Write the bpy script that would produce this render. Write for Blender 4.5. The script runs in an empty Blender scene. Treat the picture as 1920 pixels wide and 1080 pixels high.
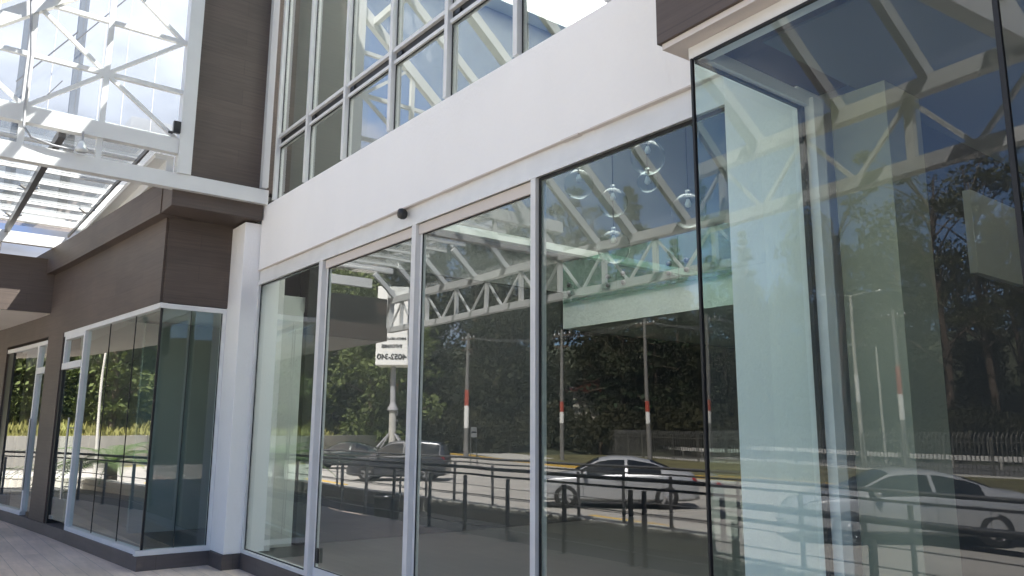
import bpy, bmesh, math, random
from mathutils import Vector, Matrix, noise
random.seed(7)
PI = math.pi
scene = bpy.context.scene
COL = scene.collection

# ------------------------------------------------------------------ materials
def mat(name, base=(.5, .5, .5), rough=.6, metal=0., noise_scale=None, var=.0, bump=0., bump_scale=40., spec=.5, stretch=(1, 1, 1), coat=0.):
    m = bpy.data.materials.new(name); m.use_nodes = True
    nt = m.node_tree; b = nt.nodes['Principled BSDF']
    b.inputs['Base Color'].default_value = (*base, 1); b.inputs['Roughness'].default_value = rough
    b.inputs['Metallic'].default_value = metal; b.inputs['Specular IOR Level'].default_value = spec
    b.inputs['Coat Weight'].default_value = coat
    if noise_scale or bump:
        g = nt.nodes.new('ShaderNodeNewGeometry'); mp = nt.nodes.new('ShaderNodeMapping'); mp.inputs['Scale'].default_value = stretch
        nt.links.new(g.outputs['Position'], mp.inputs['Vector'])
    if noise_scale:
        n = nt.nodes.new('ShaderNodeTexNoise'); n.inputs['Scale'].default_value = noise_scale; n.inputs['Detail'].default_value = 6
        nt.links.new(mp.outputs[0], n.inputs['Vector'])
        r = nt.nodes.new('ShaderNodeMapRange'); r.inputs[1].default_value = .3; r.inputs[2].default_value = .7
        r.inputs[3].default_value = 1 - var; r.inputs[4].default_value = 1 + var
        nt.links.new(n.outputs[0], r.inputs[0])
        mx = nt.nodes.new('ShaderNodeVectorMath'); mx.operation = 'SCALE'; mx.inputs[0].default_value = base
        nt.links.new(r.outputs[0], mx.inputs['Scale']); nt.links.new(mx.outputs[0], b.inputs['Base Color'])
    if bump:
        n2 = nt.nodes.new('ShaderNodeTexNoise'); n2.inputs['Scale'].default_value = bump_scale; n2.inputs['Detail'].default_value = 4
        nt.links.new(mp.outputs[0], n2.inputs['Vector'])
        bp = nt.nodes.new('ShaderNodeBump'); bp.inputs['Strength'].default_value = bump; bp.inputs['Distance'].default_value = .01
        nt.links.new(n2.outputs[0], bp.inputs['Height']); nt.links.new(bp.outputs[0], b.inputs['Normal'])
    return m

def plank_mat(name, c1, c2, mortar, plank_w, plank_h, horizontal=False, rough=.6, grain=30., joint=.004, gvar=.18):
    """wood-look tile: brick pattern of long planks plus fine streaks along them"""
    m = bpy.data.materials.new(name); m.use_nodes = True; nt = m.node_tree; b = nt.nodes['Principled BSDF']
    L = nt.links.new; N = nt.nodes.new
    g = N('ShaderNodeNewGeometry'); sp = N('ShaderNodeSeparateXYZ'); L(g.outputs['Position'], sp.inputs[0])
    cb = N('ShaderNodeCombineXYZ')
    if horizontal:
        L(sp.outputs[0], cb.inputs[0]); L(sp.outputs[1], cb.inputs[1])
    else:
        ad = N('ShaderNodeMath'); ad.operation = 'ADD'; L(sp.outputs[0], ad.inputs[0]); L(sp.outputs[1], ad.inputs[1])
        L(ad.outputs[0], cb.inputs[0]); L(sp.outputs[2], cb.inputs[1])
    br = N('ShaderNodeTexBrick'); br.inputs['Scale'].default_value = 1; br.inputs['Brick Width'].default_value = plank_w
    br.inputs['Row Height'].default_value = plank_h; br.inputs['Mortar Size'].default_value = joint; br.inputs['Mortar Smooth'].default_value = .3
    br.inputs['Color1'].default_value = (*c1, 1); br.inputs['Color2'].default_value = (*c2, 1); br.inputs['Mortar'].default_value = (*mortar, 1)
    br.offset = .37
    L(cb.outputs[0], br.inputs['Vector'])
    mp = N('ShaderNodeMapping'); mp.inputs['Scale'].default_value = (1.2, grain, 1); L(cb.outputs[0], mp.inputs[0])
    n = N('ShaderNodeTexNoise'); n.inputs['Scale'].default_value = 1.6; n.inputs['Detail'].default_value = 7; n.inputs['Roughness'].default_value = .62
    L(mp.outputs[0], n.inputs['Vector'])
    n2 = N('ShaderNodeTexNoise'); n2.inputs['Scale'].default_value = .9; n2.inputs['Detail'].default_value = 3; L(g.outputs['Position'], n2.inputs['Vector'])
    r = N('ShaderNodeMapRange'); r.inputs[1].default_value = .3; r.inputs[2].default_value = .7; r.inputs[3].default_value = 1 - gvar; r.inputs[4].default_value = 1 + gvar
    L(n.outputs[0], r.inputs[0])
    r2 = N('ShaderNodeMapRange'); r2.inputs[1].default_value = .3; r2.inputs[2].default_value = .7; r2.inputs[3].default_value = .84; r2.inputs[4].default_value = 1.13
    L(n2.outputs[0], r2.inputs[0])
    mu = N('ShaderNodeMath'); mu.operation = 'MULTIPLY'; L(r.outputs[0], mu.inputs[0]); L(r2.outputs[0], mu.inputs[1])
    sc = N('ShaderNodeVectorMath'); sc.operation = 'SCALE'; L(br.outputs['Color'], sc.inputs[0]); L(mu.outputs[0], sc.inputs['Scale'])
    L(sc.outputs[0], b.inputs['Base Color']); b.inputs['Roughness'].default_value = rough
    bp = N('ShaderNodeBump'); bp.inputs['Strength'].default_value = .25; bp.inputs['Distance'].default_value = .004
    L(n.outputs[0], bp.inputs['Height']); L(bp.outputs[0], b.inputs['Normal'])
    return m

def glass_mat(name, tint=(.82, .93, .885), r0=.09, power=3.5, gl=(1, 1, 1), wav=0., haze=.0):
    """thin coated glazing: mirror part by angle, the rest passes straight through tinted"""
    m = bpy.data.materials.new(name); m.use_nodes = True; nt = m.node_tree; nt.nodes.remove(nt.nodes['Principled BSDF'])
    L = nt.links.new; N = nt.nodes.new; out = nt.nodes['Material Output']
    tr = N('ShaderNodeBsdfTransparent'); tr.inputs[0].default_value = (*tint, 1)
    gs = N('ShaderNodeBsdfGlossy'); gs.inputs['Roughness'].default_value = 0.; gs.inputs['Color'].default_value = (*gl, 1)
    lw = N('ShaderNodeLayerWeight'); lw.inputs['Blend'].default_value = .5
    pw = N('ShaderNodeMath'); pw.operation = 'POWER'; pw.inputs[1].default_value = power; L(lw.outputs['Facing'], pw.inputs[0])
    mr = N('ShaderNodeMapRange'); mr.inputs[3].default_value = r0; mr.inputs[4].default_value = 1.; L(pw.outputs[0], mr.inputs[0])
    mx = N('ShaderNodeMixShader'); L(mr.outputs[0], mx.inputs[0]); L(tr.outputs[0], mx.inputs[1]); L(gs.outputs[0], mx.inputs[2])
    last = mx
    if haze:
        df = N('ShaderNodeBsdfDiffuse'); df.inputs[0].default_value = (.6, .62, .6, 1)
        m2 = N('ShaderNodeMixShader'); m2.inputs[0].default_value = haze; L(mx.outputs[0], m2.inputs[1]); L(df.outputs[0], m2.inputs[2]); last = m2
    if wav:
        g = N('ShaderNodeNewGeometry'); n = N('ShaderNodeTexNoise'); n.inputs['Scale'].default_value = .9; n.inputs['Detail'].default_value = 1
        L(g.outputs['Position'], n.inputs['Vector'])
        bp = N('ShaderNodeBump'); bp.inputs['Strength'].default_value = 1.; bp.inputs['Distance'].default_value = wav; L(n.outputs[0], bp.inputs['Height'])
        L(bp.outputs[0], gs.inputs['Normal'])
    L(last.outputs[0], out.inputs[0])
    return m

M = {}
M['white'] = mat('white_render', (.88, .86, .84), .7, noise_scale=1.1, var=.03, bump=.35, bump_scale=60, stretch=(1, 1, .5))
M['paint'] = mat('white_steel_paint', (.68, .68, .665), .38, noise_scale=3., var=.04)
M['alu'] = mat('anodised_aluminium', (.74, .73, .71), .45, .05, noise_scale=5, var=.05)
M['alu_light'] = mat('pale_aluminium', (.76, .755, .74), .4, .1, noise_scale=5, var=.04)
M['brown'] = plank_mat('brown_wood_tile', (.100, .074, .060), (.085, .064, .053), (.072, .054, .045), 1.2, .2, rough=.55, grain=26)
M['base'] = plank_mat('brown_plinth_tile', (.115, .095, .088), (.10, .083, .078), (.07, .06, .055), .6, .6, rough=.5, grain=8)
M['floor'] = plank_mat('pale_wood_look_floor', (.76, .60, .485), (.67, .53, .43), (.30, .26, .23), 1.1, .21, True, rough=.42, grain=9., joint=.003, gvar=.13)
M['soffit'] = mat('soffit_plaster', (.66, .60, .55), .8, noise_scale=1., var=.05)
M['glass'] = glass_mat('storefront_glass', wav=.0015, r0=.09, haze=.012)
M['glass_door'] = glass_mat('door_glass', wav=.0017, r0=.09, haze=.045)
M['glass_up'] = glass_mat('upper_window_glass', (.80, .88, .85), r0=.19, wav=.0015)
M['glass_roof'] = glass_mat('canopy_roof_glass', (.86, .89, .89), r0=.07, haze=.05)
M['fence'] = mat('galvanised_fence', (.13, .13, .12), .5, .3)
M['glass_green'] = glass_mat('balustrade_glass', (.42, .72, .60), r0=.12, haze=.22)
M['globe'] = glass_mat('blown_globe_glass', (.90, .93, .93), r0=.004, power=4.6)
M['seal'] = mat('black_silicone', (.012, .012, .012), .5)
M['black'] = mat('black_plastic', (.02, .02, .02), .35)
M['steel'] = mat('brushed_stainless', (.42, .42, .42), .28, .9)
M['steel_dark'] = mat('grey_steel', (.13, .13, .135), .35, .5)
M['asphalt'] = mat('lot_paving', (.34, .325, .295), .85, noise_scale=.7, var=.12, bump=.3, bump_scale=30)
M['road'] = mat('road_asphalt', (.10, .10, .10), .9, noise_scale=1.3, var=.15)
M['ramp'] = mat('dark_ramp_paving', (.035, .036, .035), .7, noise_scale=2, var=.15)
M['mat'] = mat('matt_black', (.018, .018, .018), .9, noise_scale=30, var=.3)
M['concrete'] = mat('concrete', (.42, .41, .37), .8, noise_scale=2.5, var=.12)
M['yellow'] = mat('yellow_kerb_paint', (.62, .40, .06), .6, noise_scale=4, var=.2)
M['polec'] = mat('old_concrete_pole', (.17, .165, .155), .85)
M['redp'] = mat('red_band_paint', (.36, .065, .04), .6)
M['whitep'] = mat('white_band_paint', (.75, .75, .72), .6)
M['grass'] = mat('dry_green_grass', (.10, .092, .036), .95, noise_scale=.6, var=.45)
M['bank'] = mat('yellow_bank_grass', (.24, .20, .055), .95, noise_scale=.35, var=.5)
M['bark'] = mat('bark', (.09, .065, .045), .9, noise_scale=6, var=.3)
M['wallbeige'] = mat('beige_retaining_wall', (.46, .43, .36), .85, noise_scale=1.2, var=.12)
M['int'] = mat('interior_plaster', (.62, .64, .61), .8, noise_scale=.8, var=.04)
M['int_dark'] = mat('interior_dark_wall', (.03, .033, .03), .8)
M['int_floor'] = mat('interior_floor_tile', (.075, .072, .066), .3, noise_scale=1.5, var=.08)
M['pipe'] = mat('grey_conduit', (.34, .34, .35), .5)
M['postgrey'] = mat('mid_grey_post_paint', (.12, .12, .125), .5)
M['tyre'] = mat('tyre_rubber', (.018, .018, .018), .8)
M['rim'] = mat('alloy_rim', (.55, .55, .56), .28, .85)
M['carglass'] = mat('dark_car_glass', (.012, .014, .015), .04, spec=.8)
M['lampg'] = mat('clear_lamp_plastic', (.7, .72, .72), .12, .2)
M['headg'] = mat('headlamp_lens', (.16, .17, .18), .08, .6)
M['redlamp'] = mat('red_lamp_plastic', (.35, .015, .015), .15)
M['silver'] = mat('silver_car_paint', (.42, .43, .44), .32, .3, coat=.5)
M['graphite'] = mat('dark_grey_car_paint', (.028, .031, .038), .3, .0, coat=.35)
M['greenblack'] = mat('dark_green_car_paint', (.02, .032, .03), .25, .2, coat=.8)
M['carwhite'] = mat('white_car_paint', (.75, .76, .76), .3, coat=.5)
M['ink'] = mat('dark_lettering', (.03, .03, .035), .6)
m = bpy.data.materials.new('added_milky_skylight'); m.use_nodes = True; _t = m.node_tree.nodes.new('ShaderNodeBsdfTranslucent'); _t.inputs[0].default_value = (.92,.92,.90,1); m.node_tree.links.new(_t.outputs[0], m.node_tree.nodes['Material Output'].inputs[0]); M['added_skylight'] = m  # translucent sheet for the unseen skylight added to light the lobby
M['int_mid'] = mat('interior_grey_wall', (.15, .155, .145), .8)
M['olive'] = mat('olive_interior_pier', (.27, .27, .20), .8, noise_scale=1.2, var=.1)
M['glass_bay'] = glass_mat('bay_glass', (.88, .97, .935), r0=.055, wav=.0016, haze=.03)
M['teal'] = mat('grey_teal_partition', (.20, .235, .225), .8, noise_scale=.7, var=.15)
M['blindgrey'] = mat('grey_roller_wall', (.24, .26, .25), .8)

def leaf_mat(name, base, var=.35):
    m = mat(name, base, .75, noise_scale=.55, var=var, spec=.25)
    nt = m.node_tree; b = nt.nodes['Principled BSDF']
    tl = nt.nodes.new('ShaderNodeBsdfTranslucent'); tl.inputs[0].default_value = (base[0]*1.3, base[1]*1.4, base[2]*.7, 1)
    mx = nt.nodes.new('ShaderNodeMixShader'); mx.inputs[0].default_value = .25
    nt.links.new(b.outputs[0], mx.inputs[1]); nt.links.new(tl.outputs[0], mx.inputs[2]); nt.links.new(mx.outputs[0], nt.nodes['Material Output'].inputs[0])
    return m
M['leaf_a'] = leaf_mat('broad_leaves', (.10, .125, .04))
M['leaf_b'] = leaf_mat('dark_leaves', (.034, .038, .016))
M['leaf_e'] = leaf_mat('dull_shrub_leaves', (.035, .034, .014))
M['leaf_c'] = leaf_mat('conifer_needles', (.028, .046, .022))
M['leaf_d'] = leaf_mat('olive_leaves', (.07, .075, .032))
M['frond'] = leaf_mat('palm_frond', (.10, .15, .06))

# ------------------------------------------------------------------ mesh builder
class MB:
    def __init__(s, xf=None):
        s.v = []; s.f = []; s.xf = xf; s.sm = []
    def add(s, vs, fs, smooth=False):
        o = len(s.v)
        s.v += [tuple(s.xf(Vector(p))) if s.xf else tuple(p) for p in vs]
        s.f += [tuple(i + o for i in f) for f in fs]; s.sm += [smooth] * len(fs)
        return s
    def box(s, x0, x1, y0, y1, z0, z1):
        v = [(x0,y0,z0),(x1,y0,z0),(x1,y1,z0),(x0,y1,z0),(x0,y0,z1),(x1,y0,z1),(x1,y1,z1),(x0,y1,z1)]
        return s.add(v, [(0,3,2,1),(4,5,6,7),(0,1,5,4),(1,2,6,5),(2,3,7,6),(3,0,4,7)])
    def quad(s, a, b, c, d): return s.add([a,b,c,d], [(0,1,2,3)])
    def beam(s, p, q, w, h, up=(0,0,1)):
        p = Vector(p); q = Vector(q); d = (q-p).normalized(); u = Vector(up)
        if abs(d.dot(u)) > .98: u = Vector((0,1,0))
        r = d.cross(u).normalized(); u = r.cross(d).normalized()
        vs = []
        for c in (p, q):
            for a, b in ((-1,-1),(1,-1),(1,1),(-1,1)): vs.append(c + r*a*w/2 + u*b*h/2)
        return s.add(vs, [(0,1,2,3),(7,6,5,4),(0,4,5,1),(1,5,6,2),(2,6,7,3),(3,7,4,0)])
    def tube(s, pts, r, n=8, r2=None):
        pts = [Vector(p) for p in pts]; rings = []; k = len(pts)
        for i, p in enumerate(pts):
            d = (pts[min(i+1,k-1)] - pts[max(i-1,0)]).normalized()
            u = Vector((0,0,1)) if abs(d.z) < .95 else Vector((1,0,0))
            a = d.cross(u).normalized(); b = a.cross(d)
            rr = r if r2 is None else r + (r2-r)*i/(k-1)
            rings.append([p + a*math.cos(t*2*PI/n)*rr + b*math.sin(t*2*PI/n)*rr for t in range(n)])
        vs = [v for rg in rings for v in rg]; fs = []
        for i in range(k-1):
            for t in range(n): fs.append((i*n+t, i*n+(t+1)%n, (i+1)*n+(t+1)%n, (i+1)*n+t))
        s.add(vs, fs, True)
        s.add(rings[0], [tuple(range(n))[::-1]]); s.add(rings[-1], [tuple(range(n))])
        return s
    def lathe(s, prof, c=(0,0,0), n=20, axis='z'):
        vs = []; fs = []; k = len(prof); c = Vector(c)
        for r, z in prof:
            for t in range(n):
                a = t*2*PI/n; v = Vector((r*math.cos(a), r*math.sin(a), z))
                if axis == 'y': v = Vector((v.x, v.z, v.y))
                vs.append(c+v)
        for i in range(k-1):
            for t in range(n): fs.append((i*n+t, i*n+(t+1)%n, (i+1)*n+(t+1)%n, (i+1)*n+t))
        return s.add(vs, fs, True)
    def build(s, name, m, parent=None, loc=None, bevel=0.):
        me = bpy.data.meshes.new(name); me.from_pydata(s.v, [], s.f); me.update()
        me.polygons.foreach_set('use_smooth', s.sm)
        me.materials.append(m if not isinstance(m, str) else M[m])
        o = bpy.data.objects.new(name, me); COL.objects.link(o)
        if parent is not None: o.parent = parent
        if loc: o.location = loc
        if bevel:
            b = o.modifiers.new('bevel', 'BEVEL'); b.width = bevel; b.segments = 2; b.limit_method = 'ANGLE'
        return o

def tag(o, label=None, cat=None, group=None, kind=None):
    if label: o['label'] = label
    if cat: o['category'] = cat
    if group: o['group'] = group
    if kind: o['kind'] = kind
    return o
def empty(name, loc=(0,0,0), rz=0., label=None, cat=None, group=None):
    o = bpy.data.objects.new(name, None); COL.objects.link(o); o.location = loc; o.rotation_euler = (0,0,rz); o.empty_display_size = .2
    return tag(o, label, cat, group)
def children(o): return [c for c in list(bpy.data.objects) if c.parent == o]
def copy_tree(o, parent=None):
    c = o.copy(); COL.objects.link(c)
    if parent is not None: c.parent = parent
    for ch in children(o): copy_tree(ch, c)
    return c
def box(name, m, b, parent=None, bevel=0., xf=None):
    return MB(xf).box(*b).build(name, m, parent, bevel=bevel)
def structure(o): o['kind'] = 'structure'; return o

# ------------------------------------------------------------------ camera
cam = bpy.data.cameras.new('camera'); co = bpy.data.objects.new('camera', cam); COL.objects.link(co)
F = 1475.
up = Vector((50, 8140, -F)).normalized()
mx_ = Vector((-1160, -262, -F)); mx_ = (mx_ - up*mx_.dot(up)).normalized()
X = -mx_; Z = up; Y = Z.cross(X)
R = Matrix((X, Y, Z))
co.matrix_world = Matrix.Translation((0, 0, 1.6)) @ R.to_4x4()
cam.lens = F/1920*36; cam.sensor_width = 36; cam.clip_end = 2000; cam.clip_start = .05
scene.camera = co

# ------------------------------------------------------------------ world and sun
SUN_EL = math.radians(57); SUN_AZ = math.radians(38)   # from +Y, a little to +X
w = bpy.data.worlds.new('World'); scene.world = w; w.use_nodes = True
nt = w.node_tree; L = nt.links.new; N = nt.nodes.new; bg = nt.nodes['Background']
sky = N('ShaderNodeTexSky'); sky.sky_type = 'NISHITA'; sky.sun_disc = False; sky.sun_elevation = SUN_EL; sky.sun_rotation = SUN_AZ
sky.altitude = 1500; sky.air_density = 1.0; sky.dust_density = .6; sky.ozone_density = 1.2
tc = N('ShaderNodeTexCoord'); sp = N('ShaderNodeSeparateXYZ'); L(tc.outputs['Generated'], sp.inputs[0])
zc = N('ShaderNodeMath'); zc.operation = 'MAXIMUM'; zc.inputs[1].default_value = .06; L(sp.outputs[2], zc.inputs[0])
zz = N('ShaderNodeMath'); zz.operation = 'ADD'; zz.inputs[1].default_value = .12; L(zc.outputs[0], zz.inputs[0])
dx = N('ShaderNodeMath'); dx.operation = 'DIVIDE'; L(sp.outputs[0], dx.inputs[0]); L(zz.outputs[0], dx.inputs[1])
dy = N('ShaderNodeMath'); dy.operation = 'DIVIDE'; L(sp.outputs[1], dy.inputs[0]); L(zz.outputs[0], dy.inputs[1])
cb = N('ShaderNodeCombineXYZ'); L(dx.outputs[0], cb.inputs[0]); L(dy.outputs[0], cb.inputs[1])
cn = N('ShaderNodeTexNoise'); cn.inputs['Scale'].default_value = 1.15; cn.inputs['Detail'].default_value = 9; cn.inputs['Roughness'].default_value = .58
cn.inputs['Distortion'].default_value = .35; L(cb.outputs[0], cn.inputs['Vector'])
# more cloud towards -X (the left of the picture) and behind the building, less over the street
bx_ = N('ShaderNodeMath'); bx_.operation = 'MULTIPLY'; bx_.inputs[1].default_value = -.20; L(sp.outputs[0], bx_.inputs[0])
by_ = N('ShaderNodeMath'); by_.operation = 'MULTIPLY'; by_.inputs[1].default_value = .32; L(sp.outputs[1], by_.inputs[0])
s1 = N('ShaderNodeMath'); L(bx_.outputs[0], s1.inputs[0]); L(by_.outputs[0], s1.inputs[1])
s2 = N('ShaderNodeMath'); L(s1.outputs[0], s2.inputs[0]); L(cn.outputs[0], s2.inputs[1])
cr = N('ShaderNodeMapRange'); cr.interpolation_type = 'SMOOTHSTEP'; cr.inputs[1].default_value = .46; cr.inputs[2].default_value = .72; L(s2.outputs[0], cr.inputs[0])
cl = N('ShaderNodeMix'); cl.data_type = 'RGBA'; L(cr.outputs[0], cl.inputs[0]); dk = N('ShaderNodeVectorMath'); dk.operation = 'MULTIPLY'; dk.inputs[1].default_value = (.32, .39, .50); L(sky.outputs[0], dk.inputs[0])
ya = N('ShaderNodeMapRange'); ya.interpolation_type = 'SMOOTHSTEP'; ya.inputs[1].default_value = -.2; ya.inputs[2].default_value = .05; L(sp.outputs[1], ya.inputs[0])
xa_ = N('ShaderNodeMapRange'); xa_.interpolation_type = 'SMOOTHSTEP'; xa_.inputs[1].default_value = -.55; xa_.inputs[2].default_value = -.8; L(sp.outputs[0], xa_.inputs[0])
xy_ = N('ShaderNodeMath'); xy_.operation = 'MULTIPLY'; L(ya.outputs[0], xy_.inputs[0]); L(xa_.outputs[0], xy_.inputs[1])
df_ = N('ShaderNodeMapRange'); df_.inputs[3].default_value = 1.; df_.inputs[4].default_value = .36; L(xy_.outputs[0], df_.inputs[0])
L(dk.outputs[0], cl.inputs[6]); 
cz = N('ShaderNodeMath'); cz.operation = 'POWER'; cz.inputs[1].default_value = 2.; L(zc.outputs[0], cz.inputs[0])
cm = N('ShaderNodeMath'); cm.operation = 'MULTIPLY_ADD'; cm.inputs[1].default_value = 11.; cm.inputs[2].default_value = 1.15; L(cz.outputs[0], cm.inputs[0])
c2n = N('ShaderNodeTexNoise'); c2n.inputs['Scale'].default_value = 2.6; c2n.inputs['Detail'].default_value = 5; L(cb.outputs[0], c2n.inputs['Vector'])
c2r = N('ShaderNodeMapRange'); c2r.inputs[1].default_value = .35; c2r.inputs[2].default_value = .65; c2r.inputs[3].default_value = .62; c2r.inputs[4].default_value = 1.2; L(c2n.outputs[0], c2r.inputs[0])
cq = N('ShaderNodeMath'); cq.operation = 'MULTIPLY'; L(cm.outputs[0], cq.inputs[0]); L(c2r.outputs[0], cq.inputs[1])
cw = N('ShaderNodeVectorMath'); cw.operation = 'SCALE'; cw.inputs[0].default_value = (1.02, 1.0, .985); L(cq.outputs[0], cw.inputs['Scale']); L(cw.outputs[0], cl.inputs[7])
wb = N('ShaderNodeVectorMath'); wb.operation = 'MULTIPLY'; wb.inputs[1].default_value = (1.125, 1.0, .875); dk2 = N('ShaderNodeVectorMath'); dk2.operation = 'MULTIPLY'; L(cl.outputs[2], dk2.inputs[0]); dm = N('ShaderNodeMix'); dm.data_type = 'RGBA'; L(xy_.outputs[0], dm.inputs[0]); dm.inputs[6].default_value = (1,1,1,1); dm.inputs[7].default_value = (.36,.43,.56,1); L(dm.outputs[2], dk2.inputs[1]); L(dk2.outputs[0], wb.inputs[0]); L(wb.outputs[0], bg.inputs[0]); bg.inputs[1].default_value = .15
sun = bpy.data.lights.new('sun', 'SUN'); sun.energy = 4.3; sun.angle = math.radians(.5); sun.color = (1, .97, .93)
so = bpy.data.objects.new('sun', sun); COL.objects.link(so)
sd = Vector((math.sin(SUN_AZ)*math.cos(SUN_EL), math.cos(SUN_AZ)*math.cos(SUN_EL), math.sin(SUN_EL)))
so.rotation_euler = sd.to_track_quat('Z', 'Y').to_euler(); so.location = sd*50

# ------------------------------------------------------------------ ground
LOT = -.55
def heading(x, y):   # degrees from -X towards -Y, seen from the entrance
    return math.degrees(math.atan2(-(y-3.), -(x+8.)))
def hill_h(x, y):
    r = math.hypot(x+8, y-3); h = heading(x, y)
    if h < -95 or h > 200: return LOT
    r0 = 47 if h < 24 else (47 + (h-24)/6*19 if h < 30 else 66)
    if y > -2 and x < 0: r0 = 47
    t = max(0, r-r0)
    z = min(t*.26, 14) + min(max(0, t-40)*.1, 12)
    z += noise.noise(Vector((x*.06, y*.06, 0)))*min(t*.12, 2.)
    return LOT + z
g = MB(); n = 90; ext = 420
gx = [(-1 + 2*i/(n-1)) for i in range(n)]
cs = [(abs(t)**2.0)*math.copysign(ext, t) for t in gx]
vs = [(x-8, y-10, (hill_h(x-8, y-10) if (y-10) < 8 else LOT) - .02) for y in cs for x in cs]
fs = [(j*n+i, j*n+i+1, (j+1)*n+i+1, (j+1)*n+i) for j in range(n-1) for i in range(n-1)]
terrain = MB().add(vs, fs, True).build('terrain', 'bank'); structure(terrain)
nt = M['bank'].node_tree; L = nt.links.new; N = nt.nodes.new; b = nt.nodes['Principled BSDF']
_src = b.inputs['Base Color'].links[0].from_socket
_g = N('ShaderNodeNewGeometry'); _s = N('ShaderNodeSeparateXYZ'); L(_g.outputs['Position'], _s.inputs[0])
_m = N('ShaderNodeMath'); _m.operation = 'MULTIPLY_ADD'; _m.inputs[1].default_value = .55; L(_s.outputs[0], _m.inputs[0])
_m2 = N('ShaderNodeMath'); _m2.operation = 'MULTIPLY'; _m2.inputs[1].default_value = -1; L(_s.outputs[1], _m2.inputs[0]); L(_m2.outputs[0], _m.inputs[2])
_r = N('ShaderNodeMapRange'); _r.inputs[1].default_value = -6; _r.inputs[2].default_value = 4; L(_m.outputs[0], _r.inputs[0])
_x = N('ShaderNodeMix'); _x.data_type = 'RGBA'; L(_r.outputs[0], _x.inputs[0]); L(_src, _x.inputs[6]); _x.inputs[7].default_value = (.035, .040, .018, 1)
L(_x.outputs[2], b.inputs['Base Color'])
# green grass high on the bank, yellow low
structure(MB().quad((-60,-33,LOT),(30,-33,LOT),(30,-3.9,LOT),(-60,-3.9,LOT)).build('parking_lot', 'asphalt'))
structure(MB().quad((-45,-3.9,LOT+.004),(30,-3.9,LOT+.004),(30,3.3,LOT+.004),(-45,3.3,LOT+.004)).build('forecourt_ground', 'concrete'))
structure(box('platform_floor', 'floor', (-30, 12, -.5, 3.6, LOT+.01, 0)))
structure(box('ramp', 'ramp', (-30, 12, -3.4, -.5, LOT+.01, -.32)))
structure(box('ramp_ledge', 'concrete', (-34, 12, -3.9, -3.4, LOT+.01, 0), bevel=.01))
structure(box('entrance_step', 'floor', (-7.75, -2.36, 3.05, 3.6, 0.004, .15), bevel=.004))
# verge, kerbs, road
KL = [(14,-24.4),(-25,-23),(-42,-27),(-66,-34)]
def strip(pts, off0, off1, z, name, m, thick=0.):
    mb = MB(); a = []
    for i, p in enumerate(pts):
        q0 = Vector(pts[max(i-1,0)]); q1 = Vector(pts[min(i+1,len(pts)-1)]); d = (q1-q0).normalized(); nn = Vector((d.y, -d.x))
        if nn.y > 0: nn = -nn
        P = Vector(p); a.append((P+nn*off0, P+nn*off1))
    for i in range(len(a)-1):
        p0,p1 = a[i]; q0,q1 = a[i+1]
        mb.quad((p0.x,p0.y,z),(q0.x,q0.y,z),(q1.x,q1.y,z),(p1.x,p1.y,z))
        if thick: mb.quad((p0.x,p0.y,z-thick),(q0.x,q0.y,z-thick),(q0.x,q0.y,z),(p0.x,p0.y,z))
    return mb.build(name, m)
structure(strip(KL, 0, .25, LOT+.14, 'lot_kerb', 'yellow', .14))
structure(strip(KL, .25, 12.5, LOT+.12, 'grass_verge', 'grass', .1))
structure(strip(KL, 16, 30, LOT+.03, 'road', 'road'))
structure(strip(KL, 12.5, 16, LOT+.06, 'pavement', 'concrete', .1))
structure(MB().add([(-78,-40,LOT+.125),(-44,-27.9,LOT+.125),(-46,-33,LOT+.125),(-78,-46,LOT+.125)],[(0,1,2,3)]).build('verge_path', 'concrete'))
for i, (x, y, lx, rz) in enumerate([(-21.8,-6.2,3.2,.06),(-13.0,-6.6,2.6,.05),(-29.5,-6.8,3.6,.04)]):
    k = MB().box(-lx/2, lx/2, -.12, .12, 0, .15).build('wheel_stop', 'yellow', bevel=.02); k.location = (x, y, LOT+.004); k.rotation_euler[2] = rz
    tag(k, ['yellow painted concrete wheel stop in front of the silver sedan', 'yellow painted concrete wheel stop nearest the right bay window', 'yellow painted concrete wheel stop beside the dark grey off-roader'][i], 'wheel stop', 'yellow wheel stops in the lot')

# ------------------------------------------------------------------ the building
bld = empty('commercial_building', (-6,3.4,0), label='modern white and brown shop building with tall glass storefronts and upper windows', cat='building')
def bb(name, m, b, parent=bld, bevel=0., xf=None):
    o = box(name, m, b, parent, bevel, xf)
    o.matrix_parent_inverse = Matrix.Translation(parent.location).inverted() if parent is bld else o.matrix_parent_inverse
    return o
def bbuild(mb, name, m, parent=bld, bevel=0.):
    o = mb.build(name, m, parent, bevel=bevel)
    if parent is bld: o.matrix_parent_inverse = Matrix.Translation(bld.location).inverted()
    return o
FY = 3.41
# white band over the doors
fas = bb('fascia', 'white', (-9.50,-1.94, 3.36, 3.62, 3.535, 4.345), bevel=.008)
bb('column', 'white', (-10.02,-9.52, 3.17, 3.72, .17, 4.13), bevel=.006)
bb('column', 'white', (-2.34,-1.925, 3.17, 3.72, 0.0, 4.13), bevel=.006)
bb('plinth', 'base', (-10.02,-9.50, 3.15, 3.5, 0, .165))
bb('plinth', 'base', (-9.50,-7.78, 3.36, 3.5, 0, .178))
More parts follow.
